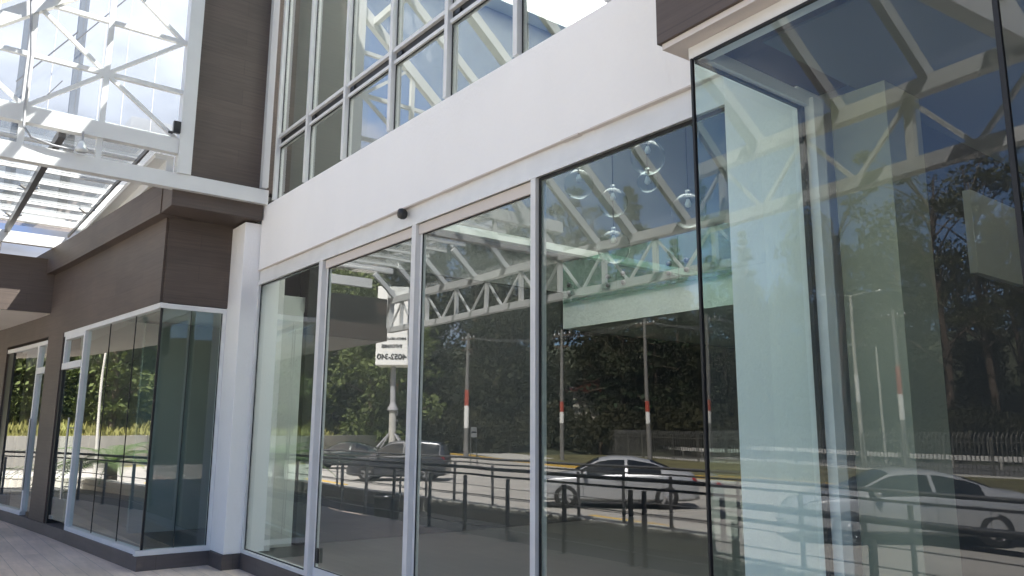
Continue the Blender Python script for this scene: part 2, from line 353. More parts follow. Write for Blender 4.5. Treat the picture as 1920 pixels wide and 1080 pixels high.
# storefront of the entrance
ent = bb('entrance_glazing', 'alu_light', (-9.50,-2.35, 3.385, 3.50, 3.37, 3.528))          # header box
def sub(name, m, b): return box(name, m, b, ent)
ent.matrix_parent_inverse = Matrix.Translation(bld.location).inverted()
sub('header_lip', 'alu_light', (-9.50,-2.35, 3.37, 3.384, 3.352, 3.40))
xs = [-9.50,-7.67,-5.76,-4.13,-2.35]
ws = [.035,.085,.07,.055,.03]
for i, x in enumerate(xs):
    sub('mullion', 'alu', (x-ws[i]/2, x+ws[i]/2, 3.372, 3.47, .20 if i < 2 else .15, 3.352))
sub('sill', 'alu', (-9.50,-7.62, 3.365, 3.47, .18, .215))
sub('sill', 'alu', (-7.62,-2.35, 3.365, 3.47, .151, .185))
def pane(parent, x0, x1, z0, z1, y, m='glass', name='pane'):
    o = MB().quad((x0,y,z0),(x1,y,z0),(x1,y,z1),(x0,y,z1)).build(name, m, parent); return o
pane(ent, -9.482,-7.712, .215, 3.352, 3.41)
pane(ent, -4.10,-2.367, .185, 3.352, 3.41)
def gasket(parent, x0, x1, z0, z1, y, t=.010):
    mb = MB(); mb.box(x0,x1,y-.004,y+.004,z0,z0+t).box(x0,x1,y-.004,y+.004,z1-t,z1).box(x0,x0+t,y-.004,y+.004,z0+t,z1-t).box(x1-t,x1,y-.004,y+.004,z0+t,z1-t)
    return mb.build('gasket', 'seal', parent)
gasket(ent, -9.482,-7.712, .215, 3.352, 3.404, .014); gasket(ent, -4.10,-2.367, .185, 3.352, 3.404, .02)
mb = MB()
random.seed(3); xx = -9.49
while xx < -2.4:
    l = random.uniform(.1,.35); hgt = random.uniform(.004,.012); mb.box(xx, min(xx+l,-2.36), 3.352, 3.3845, 3.5285, 3.5345) if random.random() < .4 else mb.box(xx, min(xx+l,-2.36), 3.354-hgt, 3.3845, 3.5285-hgt*.6, 3.5345); xx += l
mb.build('sealant', 'soffit', ent)
random.seed(7)
# sliding door leaves, a little behind
for x0, x1 in ((-7.60,-5.80),(-5.72,-4.165)):
    d = bb('sliding_door', 'alu', (x0, x1, 3.415, 3.455, .19, .27))
    d.matrix_parent_inverse = Matrix.Translation(bld.location).inverted()
    box('door_rail', 'soffit', (x0, x1, 3.40, 3.455, 3.262, 3.35), d)
    box('stile', 'alu', (x0, x0+.035, 3.415, 3.455, .27, 3.262), d)
    box('stile', 'alu', (x1-.035, x1, 3.415, 3.455, .27, 3.262), d)
    pane(d, x0+.035, x1-.035, .27, 3.262, 3.425, 'glass_door')
    gasket(d, x0+.035, x1-.035, .27, 3.262, 3.42, .008)
box('floor_lock', 'black', (-7.50,-7.46, 3.40,3.414, .32, .46), ent)
# upper curtain wall
upw = bb('upper_window', 'alu', (-9.22,-1.94, 3.40, 3.47, 5.05, 5.085)); upw.matrix_parent_inverse = Matrix.Translation(bld.location).inverted()
def usub(name, m, b): return box(name, m, b, upw)
usub('transom', 'alu', (-9.22,-1.94, 3.39, 3.46, 5.17, 5.21)); usub('transom_groove', 'black', (-9.22,-1.94, 3.425, 3.45, 5.085, 5.17))
usub('sill', 'alu', (-9.22,-1.94, 3.40, 3.47, 4.346, 4.375))
ux = [-9.19,-8.27,-7.29,-6.30,-5.32,-4.35,-3.37,-2.40]
for i, x in enumerate(ux):
    usub('mullion', 'alu', (x-.026, x+.026, 3.372, 3.47, 4.375, 8.2))
for i in range(len(ux)-1):
    pane(upw, ux[i]+.026, ux[i+1]-.026, 4.375, 5.05, 3.43, 'glass_up'); pane(upw, ux[i]+.026, ux[i+1]-.026, 5.21, 8.2, 3.43, 'glass_up')
    box('vent_catch', 'black', (ux[i]+.10, ux[i]+.17, 3.40, 3.423, 5.10, 5.14), upw)
    gasket(upw, ux[i]+.026, ux[i+1]-.026, 5.21, 8.19, 3.424, .012); gasket(upw, ux[i]+.026, ux[i+1]-.026, 4.375, 5.05, 3.424, .010)
bb('parapet', 'white', (-9.5,-1.9, 3.36, 3.62, 8.2, 8.9))

# left wing: facade turned 5 degrees, local s along it (leftwards), d outwards
th = math.radians(5.1)
OL = Vector((-10.0, 2.37, 0)); uL = Vector((-math.cos(th), -math.sin(th), 0)); nL = Vector((math.sin(th), -math.cos(th), 0))
CURV = .010
def xl(p):
    s = p[0]; c = CURV*max(0, s-3)**2*.55
    return OL + uL*s + nL*(p[1]+c) + Vector((0,0,p[2]))
def lbox(name, m, b, parent=bld, bevel=0., seg=1):
    mb = MB(xl); s0, s1 = b[0], b[1]
    for k in range(seg):
        a = s0 + (s1-s0)*k/seg; c = s0 + (s1-s0)*(k+1)/seg
        mb.box(a, c, *b[2:])
    o = mb.build(name, m, parent, bevel=bevel)
    if parent is bld: o.matrix_parent_inverse = Matrix.Translation(bld.location).inverted()
    return o
def lquad(name, m, s0, s1, z0, z1, d, parent):
    mb = MB(xl); mb.quad((s0,d,z0),(s1,d,z0),(s1,d,z1),(s0,d,z1)); return mb.build(name, m, parent)
# side wall direction is straight in +y from the corner
lbox('plinth', 'base', (-.02, 16, -.30, .02, 0, .165), seg=8)
bb('plinth', 'base', (-10.25,-9.985, 2.37, 3.15, 0, .162))
lbox('cladding_wall', 'brown', (.02, 16, -.25, .0, 3.10, 4.22), seg=8)
bb('cladding_wall', 'brown', (-10.23,-9.99, 2.40, 3.72, 3.10, 4.22))
lbox('cornice', 'brown', (-.12, 16, -.25, .13, 4.155, 4.57), seg=8)
bb('cornice', 'brown', (-10.2,-9.42, 2.262, 3.345, 4.16, 4.56), bevel=.01)
bb('cladding_wall', 'brown', (-9.56,-9.44, 2.43, 3.42, 4.50, 8.6))
bb('parapet', 'brown', (-9.75,-9.565, 3.42, 3.72, 4.57, 8.6))
# pier and jambs
lbox('pier', 'brown', (4.29, 5.17, -.26, .0, .165, 3.10))
lbox('pier', 'brown', (7.80, 8.7, -.26, .0, .165, 3.10))
lbox('pier', 'brown', (10.9, 16, -.26, .0, .165, 3.10), seg=3)
sf = lbox('storefront', 'alu_light', (0, 4.285, -.09, -.01, 3.03, 3.097), seg=2)
lbox('sill', 'alu_light', (0, 3.15, -.09, .0, .166, .225), sf, seg=2)
lbox('mullion', 'alu_light', (3.10, 3.17, -.09, -.005, .225, 3.03), sf)
lbox('transom', 'alu_light', (3.17, 4.20, -.10, .0, 2.50, 2.60), sf)
lbox('transom', 'alu_light', (3.17, 4.20, -.09, -.01, 2.97, 3.03), sf)
lbox('stile', 'alu_light', (4.15, 4.20, -.09, -.01, 2.60, 2.97), sf)
lbox('jamb', 'black', (4.20, 4.288, -.24, -.02, .166, 3.03), sf)
for s0, s1 in ((.01,.978),(.986,2.038),(2.046,3.10)):
    lquad('pane', 'glass', s0, s1, .225, 3.03, -.05, sf)
for s0 in (.982, 2.042): lbox('gasket', 'seal', (s0-.005, s0+.005, -.056,-.044, .225, 3.03), sf)
lquad('pane', 'glass', 3.17, 4.15, 2.60, 2.97, -.05, sf)
dr = lbox('door', 'glass', (3.20, 4.16, -.056, -.046, .24, 2.49), sf)
mb = MB(xl); mb.tube([(3.36,.03,.58),(3.36,.03,1.75)], .016, 8); mb.tube([(3.36,.03,.75),(3.36,-.05,.75)], .01, 6); mb.tube([(3.36,.03,1.6),(3.36,-.05,1.6)], .01, 6)
mb.build('door_handle', 'steel', dr)
# side glazing of the bay (faces +X)
sd_ = bb('bay_glazing', 'alu_light', (-10.08,-9.995, 2.37, 3.17, 3.03, 3.09)); sd_.matrix_parent_inverse = Matrix.Translation(bld.location).inverted()
box('sill', 'alu_light', (-10.08,-9.99, 2.33, 3.17, .166, .225), sd_)
box('stile', 'alu_light', (-10.08,-9.995, 3.125, 3.168, .225, 3.03), sd_)
for y0, y1 in ((2.405,2.75),(2.756,3.125)):
    MB().quad((-10.03,y0,.225),(-10.03,y1,.225),(-10.03,y1,3.03),(-10.03,y0,3.03)).build('pane', 'glass', sd_)
box('gasket', 'seal', (-10.036,-10.024, 2.750,2.756, .225, 3.03), sd_)
box('gasket', 'seal', (-10.045,-10.018, 2.392,2.416, .225, 3.03), sd_)
box('gasket', 'seal', (-10.04,-10.02, 3.117,3.125, .225, 3.03), sd_)
for s0 in (3.20, 4.05): lbox('patch_fitting', 'steel', (s0, s0+.12, -.065, -.036, .235, .29), dr)
# second storefront
s2_ = lbox('storefront', 'alu_light', (5.18, 7.79, -.09, -.01, 2.98, 3.05), seg=2)
lbox('sill', 'alu_light', (5.75, 7.45, -.09, .0, .166, .24), s2_, seg=2)
lbox('mullion', 'alu_light', (5.68, 5.75, -.09, -.005, .225, 2.98), s2_)
lbox('transom', 'alu_light', (5.18, 5.68, -.10, .0, 2.50, 2.60), s2_)
lbox('jamb', 'black', (7.42, 7.79, -.24, -.03, .166, 2.98), s2_)
for s0, s1 in ((5.75,6.30),(6.306,6.86),(6.866,7.42)): lquad('pane', 'glass', s0, s1, .24, 2.98, -.05, s2_)
lquad('pane', 'glass', 5.20, 5.68, .24, 2.50, -.05, s2_); lquad('pane', 'glass', 5.20, 5.68, 2.60, 2.98, -.05, s2_)
mb = MB(xl); mb.tube([(5.60,.03,.58),(5.60,.03,1.75)], .016, 8); mb.build('door_handle', 'steel', s2_)
s3_ = lbox('storefront', 'alu_light', (8.70, 10.9, -.09, -.01, 2.98, 3.05), seg=2)
lbox('sill', 'alu_light', (8.70, 10.9, -.09, .0, .166, .24), s3_, seg=2)
for s0, s1 in ((8.7,9.8),(9.806,10.9)): lquad('pane', 'glass', s0, s1, .24, 2.98, -.05, s3_)
# projecting brown slab over the far left shops
slab = bb('entrance_slab', 'brown', (-26,-15.15, -1.42, 2.3, 3.50, 4.42))
box('soffit', 'soffit', (-25.95,-15.2, -1.37, 2.2, 3.485, 3.50), slab)

# right bay
tb = math.radians(3.)
OB = Vector((-1.91, 2.37, 0)); uB = Vector((math.cos(tb), -math.sin(tb), 0)); nB = Vector((-math.sin(tb), -math.cos(tb), 0))
def xb(p): return OB + uB*p[0] + nB*p[1] + Vector((0,0,p[2]))
def rbox(name, m, b, parent=bld, bevel=0.):
    return bbuild(MB(xb).box(*b), name, m, parent, bevel) if parent is bld else MB(xb).box(*b).build(name, m, parent, bevel=bevel)
rf = rbox('bay_glazing', 'alu_light', (-.01, 6, -.09, -.012, 3.085, 3.134))
rbox('sill', 'alu_light', (0, 6, -.09, .0, .166, .225), rf)
rbox('plinth', 'base', (-.02, 6, -.3, .02, 0, .165))
rbox('cladding_wall', 'brown', (-.10, 6, -.3, .075, 3.162, 4.25)); rbox('soffit_strip', 'soffit', (-.085, 6, -.12, .06, 3.136, 3.161))
rbox('cornice', 'brown', (-.18, 6, -.3, .19, 4.251, 4.66))
for k, (s0, s1) in enumerate(((.012,1.115),(1.135,2.2),(2.22,3.3),(3.32,4.4),(4.42,5.5))):
    mb = MB(xb); mb.quad((s0,-.02,.225),(s1,-.02,.225),(s1,-.02,3.085),(s0,-.02,3.085)); mb.build('pane', 'glass_bay', rf)
    MB(xb).box(s1+.003, s1+.017, -.027,-.013, .225, 3.085).build('gasket', 'seal', rf)
MB(xb).box(-.004, .006, -.026,-.012, .225, 3.085).box(.012, 5.5, -.028,-.014, 3.075, 3.085).build('gasket', 'seal', rf)
rs = bbuild(MB().box(-1.92,-1.87, 2.42, 3.17, 3.085, 3.14), 'bay_glazing', 'alu_light')
MB().quad((-1.905,2.40,.225),(-1.905,3.15,.225),(-1.905,3.15,3.085),(-1.905,2.40,3.085)).build('pane', 'glass', rs)
MB().box(-1.915,-1.895, 3.142,3.17, .225, 3.085).box(-1.912,-1.898, 2.41,3.142, 3.073, 3.085).build('gasket', 'seal', rs)
MB().box(-1.895,-1.85, 3.172,3.25, .0, 3.12).build('stile', 'alu', rs)
bb('cladding_wall', 'brown', (-2.03,-1.70, 2.62, 3.35, 3.20, 8.6))

# building mass (back, roof) and interior
bb('interior_floor', 'int_floor', (-26, 8, 3.50, 14, .0, .145)); bb('interior_floor', 'int_floor', (-26,-10.1, 2.9, 3.49, .0, .15)); bb('interior_floor', 'int_floor', (-1.85, 8, 2.75, 3.49, .0, .15))
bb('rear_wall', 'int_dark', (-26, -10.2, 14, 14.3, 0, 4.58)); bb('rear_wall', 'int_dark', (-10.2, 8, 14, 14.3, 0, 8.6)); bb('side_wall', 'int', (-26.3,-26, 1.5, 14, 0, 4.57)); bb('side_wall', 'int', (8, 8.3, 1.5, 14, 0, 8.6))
bb('roof', 'int', (-10.3, 8, 3.63, 4.3, 8.61, 8.9)); bb('roof', 'int', (-10.3, 8, 9, 14.3, 8.61, 8.9)); bb('roof', 'int', (-10.3,-9.6, 4.3, 9, 8.61, 8.9)); bb('roof', 'int', (-2.6, 8, 4.3, 9, 8.61, 8.9)); bb('added_skylight', 'added_skylight', (-9.6, -2.6, 4.3, 9, 8.7, 8.72))  # skylight in the roof is unseen, added to brighten the mezzanine
bb('ceiling', 'int', (-26,-10.0, 2.66, 14, 3.15, 3.35)); bb('ceiling', 'int_mid', (-1.72, 8, 2.6, 14, 3.15, 3.35))
bb('roof', 'int', (-26,-9.76, 2.7, 14, 4.58, 4.7)); bb('roof', 'int', (-1.69, 8, 2.7, 14, 4.7, 4.8))
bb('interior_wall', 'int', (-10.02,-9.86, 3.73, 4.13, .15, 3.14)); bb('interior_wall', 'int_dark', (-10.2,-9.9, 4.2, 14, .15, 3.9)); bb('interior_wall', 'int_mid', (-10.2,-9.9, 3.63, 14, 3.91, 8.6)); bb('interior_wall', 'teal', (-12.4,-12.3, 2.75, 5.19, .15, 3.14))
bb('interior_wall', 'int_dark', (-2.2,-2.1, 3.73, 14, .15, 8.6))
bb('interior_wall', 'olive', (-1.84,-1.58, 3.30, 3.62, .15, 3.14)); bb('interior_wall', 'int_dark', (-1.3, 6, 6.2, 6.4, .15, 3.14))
bb('interior_panel', 'int', (-2.098,-2.05, 5.3, 6.05, 2.60, 3.145))
bb('interior_wall', 'blindgrey', (-16,-11.9, 5.2, 5.35, .15, 3.14))
bb('interior_wall', 'blindgrey', (-24,-16.3, 4.2, 4.35, .15, 3.14))
mz = bb('mezzanine', 'int', (-9.85,-2.25, 8.7, 13.9, 3.28, 3.79)); mz.matrix_parent_inverse = Matrix.Translation(bld.location).inverted()
for k in range(6):
    x0 = -9.8 + k*1.25
    o = box('balustrade_pane', 'glass_green', (x0, x0+1.24, 8.66, 8.676, 3.70, 4.40), mz)
    for xx in (x0+.16, x0+1.08):
        for zz_ in (3.86, 4.0): MB().lathe([(0,-.03),(.035,-.03),(.035,0),(0,0)], (xx, 8.66, zz_), 10, 'y').build('standoff', 'steel_dark', o)

# door sensor
ds = MB(); ds.lathe([(0,-.04),(.03,-.037),(.045,-.015),(.048,.02),(.04,.05),(0,.055)], (0,0,0), 14)
ds = ds.build('door_sensor', 'black'); ds.location = (-5.89, 3.335, 3.47); ds.rotation_euler = (math.radians(90),0,0); ds.scale = (.82,1.05,.85)
tag(ds, 'small black motion sensor on the white header above the sliding doors', 'door sensor')

# ------------------------------------------------------------------ entrance canopy (steel and glass)
can = empty('entrance_canopy', (-6,-1.39,0), label='white steel truss canopy with sloping glass roof over the main entrance', cat='canopy')
IC = Matrix.Translation(can.location).inverted()
def cpart(mb, name, m='paint', parent=can):
    o = mb.build(name, m, parent, bevel=0)
    if parent is can: o.matrix_parent_inverse = IC
    return o
FT = -1.39; XA = -9.40; XR = -1.6
def roof_z(y): return 4.40 + .83*(y-FT)
def end_frame(x, full):
    cpart(MB().box(x-.06, x+.06, FT-.05, 3.37, 4.35, 4.53), 'bottom_chord')
    cpart(MB().box(x-.055, x+.055, FT-.05, 2.27, 4.77, 4.95), 'upper_chord')
    cpart(MB().box(x-.08, x+.08, 2.272, 2.425, 4.532, 8.4), 'post')
    cpart(MB().box(x-.05, x+.05, 3.345, 3.365, 4.57, 8.4).box(x-.05,x+.05, 3.285, 3.344, 4.56, 8.4), 'post')
    mb = MB()
    ys = [2.27, 1.45, .71, -.06, -.80]
    zt = lambda y: min(roof_z(y)-.04, 8.3)
    mods = [(4.93, 5.54), (5.54, 6.17), (6.17, 6.8), (6.8, 7.4)]
    for i, y in enumerate(ys[1:]):
        mb.box(x-.028, x+.028, y-.03, y+.03, 4.53, max(zt(y), 4.9))
    for z in (5.54, 6.17, 6.8, 7.4):
        ymin = FT + (z-4.40)/.83
        mb.box(x-.026, x+.026, ymin, 2.27, z-.025, z+.025)
    for (y1, z1, y2, z2) in ((1.45,5.54,2.25,6.17),(1.45,5.54,2.25,4.95),(1.45,5.54,.71,6.13),(1.45,5.54,.71,4.95),(2.25,6.17,1.45,6.8),(2.25,7.4,1.45,6.8),(-.06,5.54,.71,4.95),(-.06,5.3,-.8,4.95)):
        mb.beam((x,y1,z1),(x,y2,z2), .042, .046, up=(1,0,0))
    cpart(mb, 'lattice')
    cpart(MB().beam((x,FT,4.36),(x,3.30,roof_z(3.30)-.04), .1, .14), 'edge_rafter')
end_frame(XA, True); end_frame(-2.3, False)
# front truss along the street side
TR_X0 = -15.0
def front_truss(x0, x1):
    cpart(MB().box(x0, x1, FT-.06, FT+.06, 4.29, 4.42), 'top_chord')
    cpart(MB().box(x0, x1, FT-.06, FT+.06, 3.66, 3.77), 'bottom_chord')
    mb = MB(); n_ = int((x1-x0)/1.0); k = (x1-x0)/n_
    for i in range(n_):
        a = x0+i*k; m_ = a+k/2
        mb.beam((a+.03,FT,3.77),(m_,FT,4.29), .035, .035, up=(0,1,0)); mb.beam((m_,FT,4.29),(a+k-.03,FT,3.77), .035, .035, up=(0,1,0)); mb.box(m_-.035, m_+.035, FT-.03, FT+.03, 3.77, 4.29)
    cpart(mb, 'lattice')
front_truss(TR_X0, XR+4)
# rafters of the tall roof
rx = [-8.49,-7.75,-6.74,-5.75,-4.8,-3.85,-3.05]
for i, x in enumerate(rx):
    wd = .13 if i in (1,4) else .07
    cpart(MB().beam((x,FT,4.42),(x,3.34,roof_z(3.34)+.02), wd, .12), 'rafter')
mb = MB()
for z in (5.33, 6.3, 7.3):
    y = FT + (z-4.40)/.83
    mb.box(-9.35,-2.36, y-.035, y+.035, z-.06, z+.04)
cpart(mb, 'purlin')
cpart(MB().quad((-9.4,FT-.05,4.50),(-2.3,FT-.05,4.50),(-2.3,3.35,roof_z(3.35)+.13),(-9.4,3.35,roof_z(3.35)+.13)), 'glass_roof', 'glass_roof')
# low flat wing on the left with a steep skirt
Yt = -.88
mb = MB()
for x in [-14.79,-13.79,-12.79,-11.79,-10.78]:
    mb.beam((x,FT,4.40),(x,Yt,4.86), .07, .09)
cpart(mb, 'rafter')
cpart(MB().box(-14.98,-9.47, 2.18, 2.26, 4.575, 4.76).box(-14.98,-9.47, 2.05,2.178, 4.70,4.76), 'eave_beam')
cpart(MB().box(-14.98,-14.86, Yt, 1.95, 4.57, 4.76), 'end_beam')
cpart(MB().box(-14.85,-9.47, 1.06, 1.13, 4.72, 4.83), 'purlin', 'steel_dark')
cpart(MB().box(-14.85,-9.47, 1.96, 1.985, 4.765, 4.82), 'purlin', 'steel_dark')  # dark strip beside the eave beam, standing in for the shade there
mb = MB()
for k in range(9):
    x = -14.4 + k*.6
    mb.box(x-.018, x+.018, Yt, 2.04, 4.84, 4.875)
cpart(mb, 'glazing_bar')
cpart(MB().quad((-14.95,Yt,4.885),(-9.47,Yt,4.885),(-9.47,2.2,4.885),(-14.95,2.2,4.885)).quad((-14.95,FT-.03,4.44),(-9.47,FT-.03,4.44),(-9.47,Yt,4.88),(-14.95,Yt,4.88)), 'glass_roof', 'glass_roof')
cpart(MB().box(-15.05,-14.93, FT-.06, FT+.06, 3.77, 4.6).box(-15.05,-14.93, .95,1.05, 4.43,4.57).box(-15.05,-14.93,.4,.5,4.43,4.57), 'post')
# spider fittings on the flat glass
mb = MB()
for (x, y) in ((-14.2,1.1),(-12.4,1.1),(-13.2,1.96)):
    for a in (45,135,225,315):
        mb.beam((x,y,4.83),(x+.16*math.cos(math.radians(a)), y+.16*math.sin(math.radians(a)), 4.865), .03,.02)
cpart(mb, 'spider_fitting', 'steel')

# glass screen standing on the flat roof, facing the entrance
scn = empty('glass_screen', (-14.95,1,4.9), label='tall clear glass screen with grey posts above the low canopy', cat='glass screen')
def spart(mb, name, m):
    o = mb.build(name, m, scn); o.matrix_parent_inverse = Matrix.Translation(scn.location).inverted(); return o
spart(MB().box(-14.99,-14.91, FT, 3.9, 6.78, 6.96), 'beam', 'paint')
spart(MB().box(-15.02,-14.90, FT, 3.9, 4.95, 5.06), 'beam', 'paint')
for y in (1.06, 1.86, .2): spart(MB().box(-15.12,-15.0, y-.07, y+.07, 5.06, 10.5), 'post', 'postgrey')
ys = [-.6,.2,1.06,1.46,1.86,2.22,2.6,3.1,3.7]
for i in range(len(ys)-1):
    spart(MB().quad((-14.90,ys[i]+.006,5.06),(-14.90,ys[i+1]-.006,5.06),(-14.90,ys[i+1]-.006,10.5),(-14.90,ys[i]+.006,10.5)), 'pane', 'glass_roof')
mb = MB()
for y in (.2,.62,1.46,2.22,2.6,3.1): mb.box(-14.905,-14.895, y-.006,y+.006, 6.97, 10.5)
spart(mb, 'joint', 'pipe')
mb = MB(); mb.tube([(-14.6,.95,7.2),(-14.6,1.75,8.35)], .012, 6); mb.tube([(-14.6,1.35,7.0),(-14.6,1.6,7.4)], .009, 6); mb.tube([(-14.6,1.75,8.2),(-14.6,2.5,9.3)], .011, 6)
spart(mb, 'tension_rod', 'steel_dark')

# conduit and flood light on the end frame
mb = MB()
pts = [(-9.31,.62,6.35),(-9.31,.66,6.0),(-9.31,.71,5.5),(-9.31,.71,4.9),(-9.31,.72,4.7),(-9.31,.80,4.60),(-9.31,1.0,4.56),(-9.31,1.2,4.55)]
mb.tube(pts, .014, 8)
tag(mb.build('conduit', 'pipe'), 'grey cable conduit curving down the lattice of the end frame', 'conduit')
fl = empty('flood_light', (-9.31,1.27,4.62), label='small clear flood light hung on a bracket under the upper chord', cat='flood light')
MB().lathe([(0,-.07),(.06,-.07),(.07,-.05),(.035,.03),(.02,.05),(0,.05)], (0,0,0), 12).build('lamp_head', 'lampg', fl)
MB().beam((0,0,.04),(0,.0,.16), .02,.02).build('bracket', 'pipe', fl)
sp_ = empty('gusset', (-9.25,.42,6.25), label='white spotlight plate fixed where the sloping rafter leaves the picture', cat='gusset')  # white plate at the rafter edge, a gusset and not a lamp
MB().box(-.12,.12,-.30,.12,-.10,.10).build('gusset_plate', 'paint', sp_, bevel=.02); MB().box(-.02,.02,.13,.30,-.02,.02).build('bracket', 'pipe', sp_)

jb = MB().box(-.03,.03,-.05,.03,-.07,.07).box(-.01,.01,-.1,-.05,-.09,-.06).build('junction_box', 'black', bevel=.004); jb.location = (-9.32,2.235,5.07)
tag(jb, 'small black junction box on the white post beside the brown panel', 'junction box')
# pendant lamps in the lobby
PL = [(-5.42,5.0,3.96,.17,'hanging leftmost of the cluster'),(-4.96,5.0,3.67,.16,'hanging in the middle of the cluster'),(-4.52,5.0,3.98,.18,'hanging topmost and right in the cluster'),
      (-4.53,5.0,3.76,.11,'small one tucked right below the topmost globe'),(-4.96,5.0,3.25,.18,'hanging lowest in front of the balustrade'),(-4.09,5.0,3.40,.17,'hanging rightmost beside the corner glass')]
for i, (x,y,z,r,txt) in enumerate(PL):
    r *= .85
    p = empty('pendant_lamp', (x,y,z), label='clear glass globe pendant lamp, '+txt, cat='pendant lamp', group='glass globe pendants in the lobby')
    MB().lathe([(r*math.sin(t*PI/16)+.0001, -r*math.cos(t*PI/16)) for t in range(17)], (0,0,0), 24).build('globe', 'globe', p)
    MB().tube([(0,0,r),(0,0,8.55-z)], .004, 6).build('rod', 'black', p)
    MB().lathe([(0,r-.02),(.022,r-.02),(.022,r+.03),(0,r+.03)], (0,0,0), 12).build('cap', 'steel', p)
    MB().lathe([(.0,-.03),(.022,-.02),(.028,.0),(.012,.045),(.0,.05)], (0,0,r-.09), 12).build('bulb', 'whitep', p)

# ------------------------------------------------------------------ railings
def railing(name, y, x0, x1, posts, label, toph, gaps):
    r = empty(name, (x0,y,0), label=label, cat='railing', group='stainless railings along the ramp')
    mb = MB(); mb.tube([(0,0,toph),(x1-x0,0,toph)], .026, 8); mb.build('handrail', 'steel_dark', r)
    mb = MB(); mb.box(0, x1-x0, -.012, .012, toph-.12, toph-.09); mb.build('under_rail', 'steel_dark', r)
    for z in (.62,.38,.16): MB().tube([(0,0,z),(x1-x0,0,z)], .009, 6).build('mid_rail', 'steel', r)
    for x in posts:
        MB().box(x-x0-.018, x-x0+.018, -.025, .025, 0, toph-.13).build('post', 'steel_dark', r)
        MB().box(x-x0-.05, x-x0+.05, -.06, .06, 0.001, .012).build('post_foot', 'steel', r)
railing('railing', -.43, -26.0, 1.8, [-25.5,-24.1,-22.7,-21.2,-20.0,-18.6,-17.2,-16.2,-14.96,-13.96,-12.9,-11.65,-10.61,-9.5,-8.2,-6.98,-6.76,-5.6,-4.4,-3.2,-2.0,-.8,.4,1.6], 'stainless steel railing with thin wires on the edge of the tiled platform', 1.02, None)
railing('railing', -3.6, -24.0, 3.0, [-23.5,-21.8,-20,-18.16,-16.9,-15.63,-14.2,-12.8,-11.38,-10.2,-9.12,-7.74,-6.3,-4.9,-3.5,-2.0,-.5,1.,2.5], 'stainless steel railing standing on the pale ledge beyond the ramp', .98, None)
dm = MB().box(-.95,.95,-.45,.45,0,.012).build('dark_rectangle', 'mat'); dm.location = (-7.7,-1.0,-.319); tag(dm, 'flat black rectangle lying on the dark ramp', 'mat')  # thin black rectangle, a darker patch on the ramp
bn = empty('waste_bin', (-14.6,-1.25,-.32), label='round dark waste bin standing on the ramp behind the platform railing', cat='waste bin')
MB().lathe([(0,0),(.2,0),(.24,.02),(.26,.58),(.25,.6),(.22,.6),(.2,.05),(0,.05)], (0,0,0), 20).build('bin_body', 'black', bn); MB().lathe([(.262,.56),(.275,.56),(.275,.62),(.262,.62)], (0,0,0), 20).build('rim', 'steel_dark', bn)

# ------------------------------------------------------------------ cars
def interp(keys, x):
    keys = sorted(keys)
    if x <= keys[0][0]: return keys[0][1]
    for (a, va), (b, vb) in zip(keys, keys[1:]):
        if x <= b:
            t = (x-a)/(b-a); return va + (vb-va)*t
    return keys[-1][1]
def smooth_keys(keys, x):   # small blur of the piecewise line
    return sum(interp(keys, x+d)*w_ for d, w_ in ((-.09,.2),(-.04,.2),(0,.2),(.04,.2),(.09,.2)))
SEDAN = dict(L0=-2.32, L1=2.42, wheels=(-1.36,1.40), r=.335,
  top=[(-2.34,.60),(-2.30,.96),(-2.05,1.06),(-1.62,1.10),(-1.0,1.33),(-.45,1.44),(.1,1.455),(.5,1.40),(1.22,1.03),(1.7,.95),(2.12,.83),(2.33,.70),(2.40,.60),(2.42,.40)],
  belt=[(-2.34,.55),(-2.28,.86),(-1.7,.955),(-.5,.93),(1.1,.89),(1.8,.83),(2.2,.72),(2.42,.42)],
  wd=[(-2.34,.66),(-2.2,.80),(-1.5,.905),(-.2,.92),(1.3,.905),(1.9,.875),(2.2,.80),(2.36,.66),(2.42,.56)],
  tw=[(-2.34,.52),(-2.1,.66),(-1.6,.66),(-1.0,.57),(0,.57),(.55,.58),(1.22,.70),(1.8,.66),(2.2,.52),(2.42,.36)],
  cab=(-1.55,1.18), roof=(-.92,.42), sidewin=(-1.22,.98), pil=-.28)
SUV = dict(L0=-2.15, L1=2.2, wheels=(-1.30,1.32), r=.36,
  top=[(-2.16,.62),(-2.13,1.12),(-1.98,1.50),(-1.75,1.63),(-.9,1.70),(.1,1.70),(.45,1.64),(1.2,1.14),(1.6,1.06),(1.98,.95),(2.15,.78),(2.2,.5)],
  belt=[(-2.16,.58),(-2.12,1.02),(-1.7,1.08),(0,1.02),(1.15,.99),(1.8,.92),(2.1,.75),(2.2,.48)],
  wd=[(-2.16,.76),(-2.05,.86),(-1.5,.90),(1.3,.90),(1.85,.85),(2.1,.72),(2.2,.56)],
  tw=[(-2.16,.66),(-1.9,.62),(-1.5,.60),(.4,.60),(1.2,.72),(1.8,.66),(2.2,.42)],
  cab=(-2.02,1.15), roof=(-1.80,.40), sidewin=(-1.82,.95), pil=-.25)
def section(K, x):
    zt = smooth_keys(K['top'], x); zs = min(smooth_keys(K['belt'], x), zt-.035); wd = smooth_keys(K['wd'], x); tw = min(smooth_keys(K['tw'], x), wd*.93)
    zb = .21 if abs(x) < 1.9 else .21 + (abs(x)-1.9)*.12
    zm = zb + (zs-zb)*.55
    return [(0,zb),(wd*.86,zb),(wd*.97,zb+.07),(wd,zm),(wd*.985,zs-.05),(wd*.955,zs),(wd*.955+(tw-wd*.955)*.5+.012,zs+(zt-.05-zs)*.5),(tw,zt-.055),(tw*.8,zt-.018),(tw*.42,zt),(0,zt+.006)]
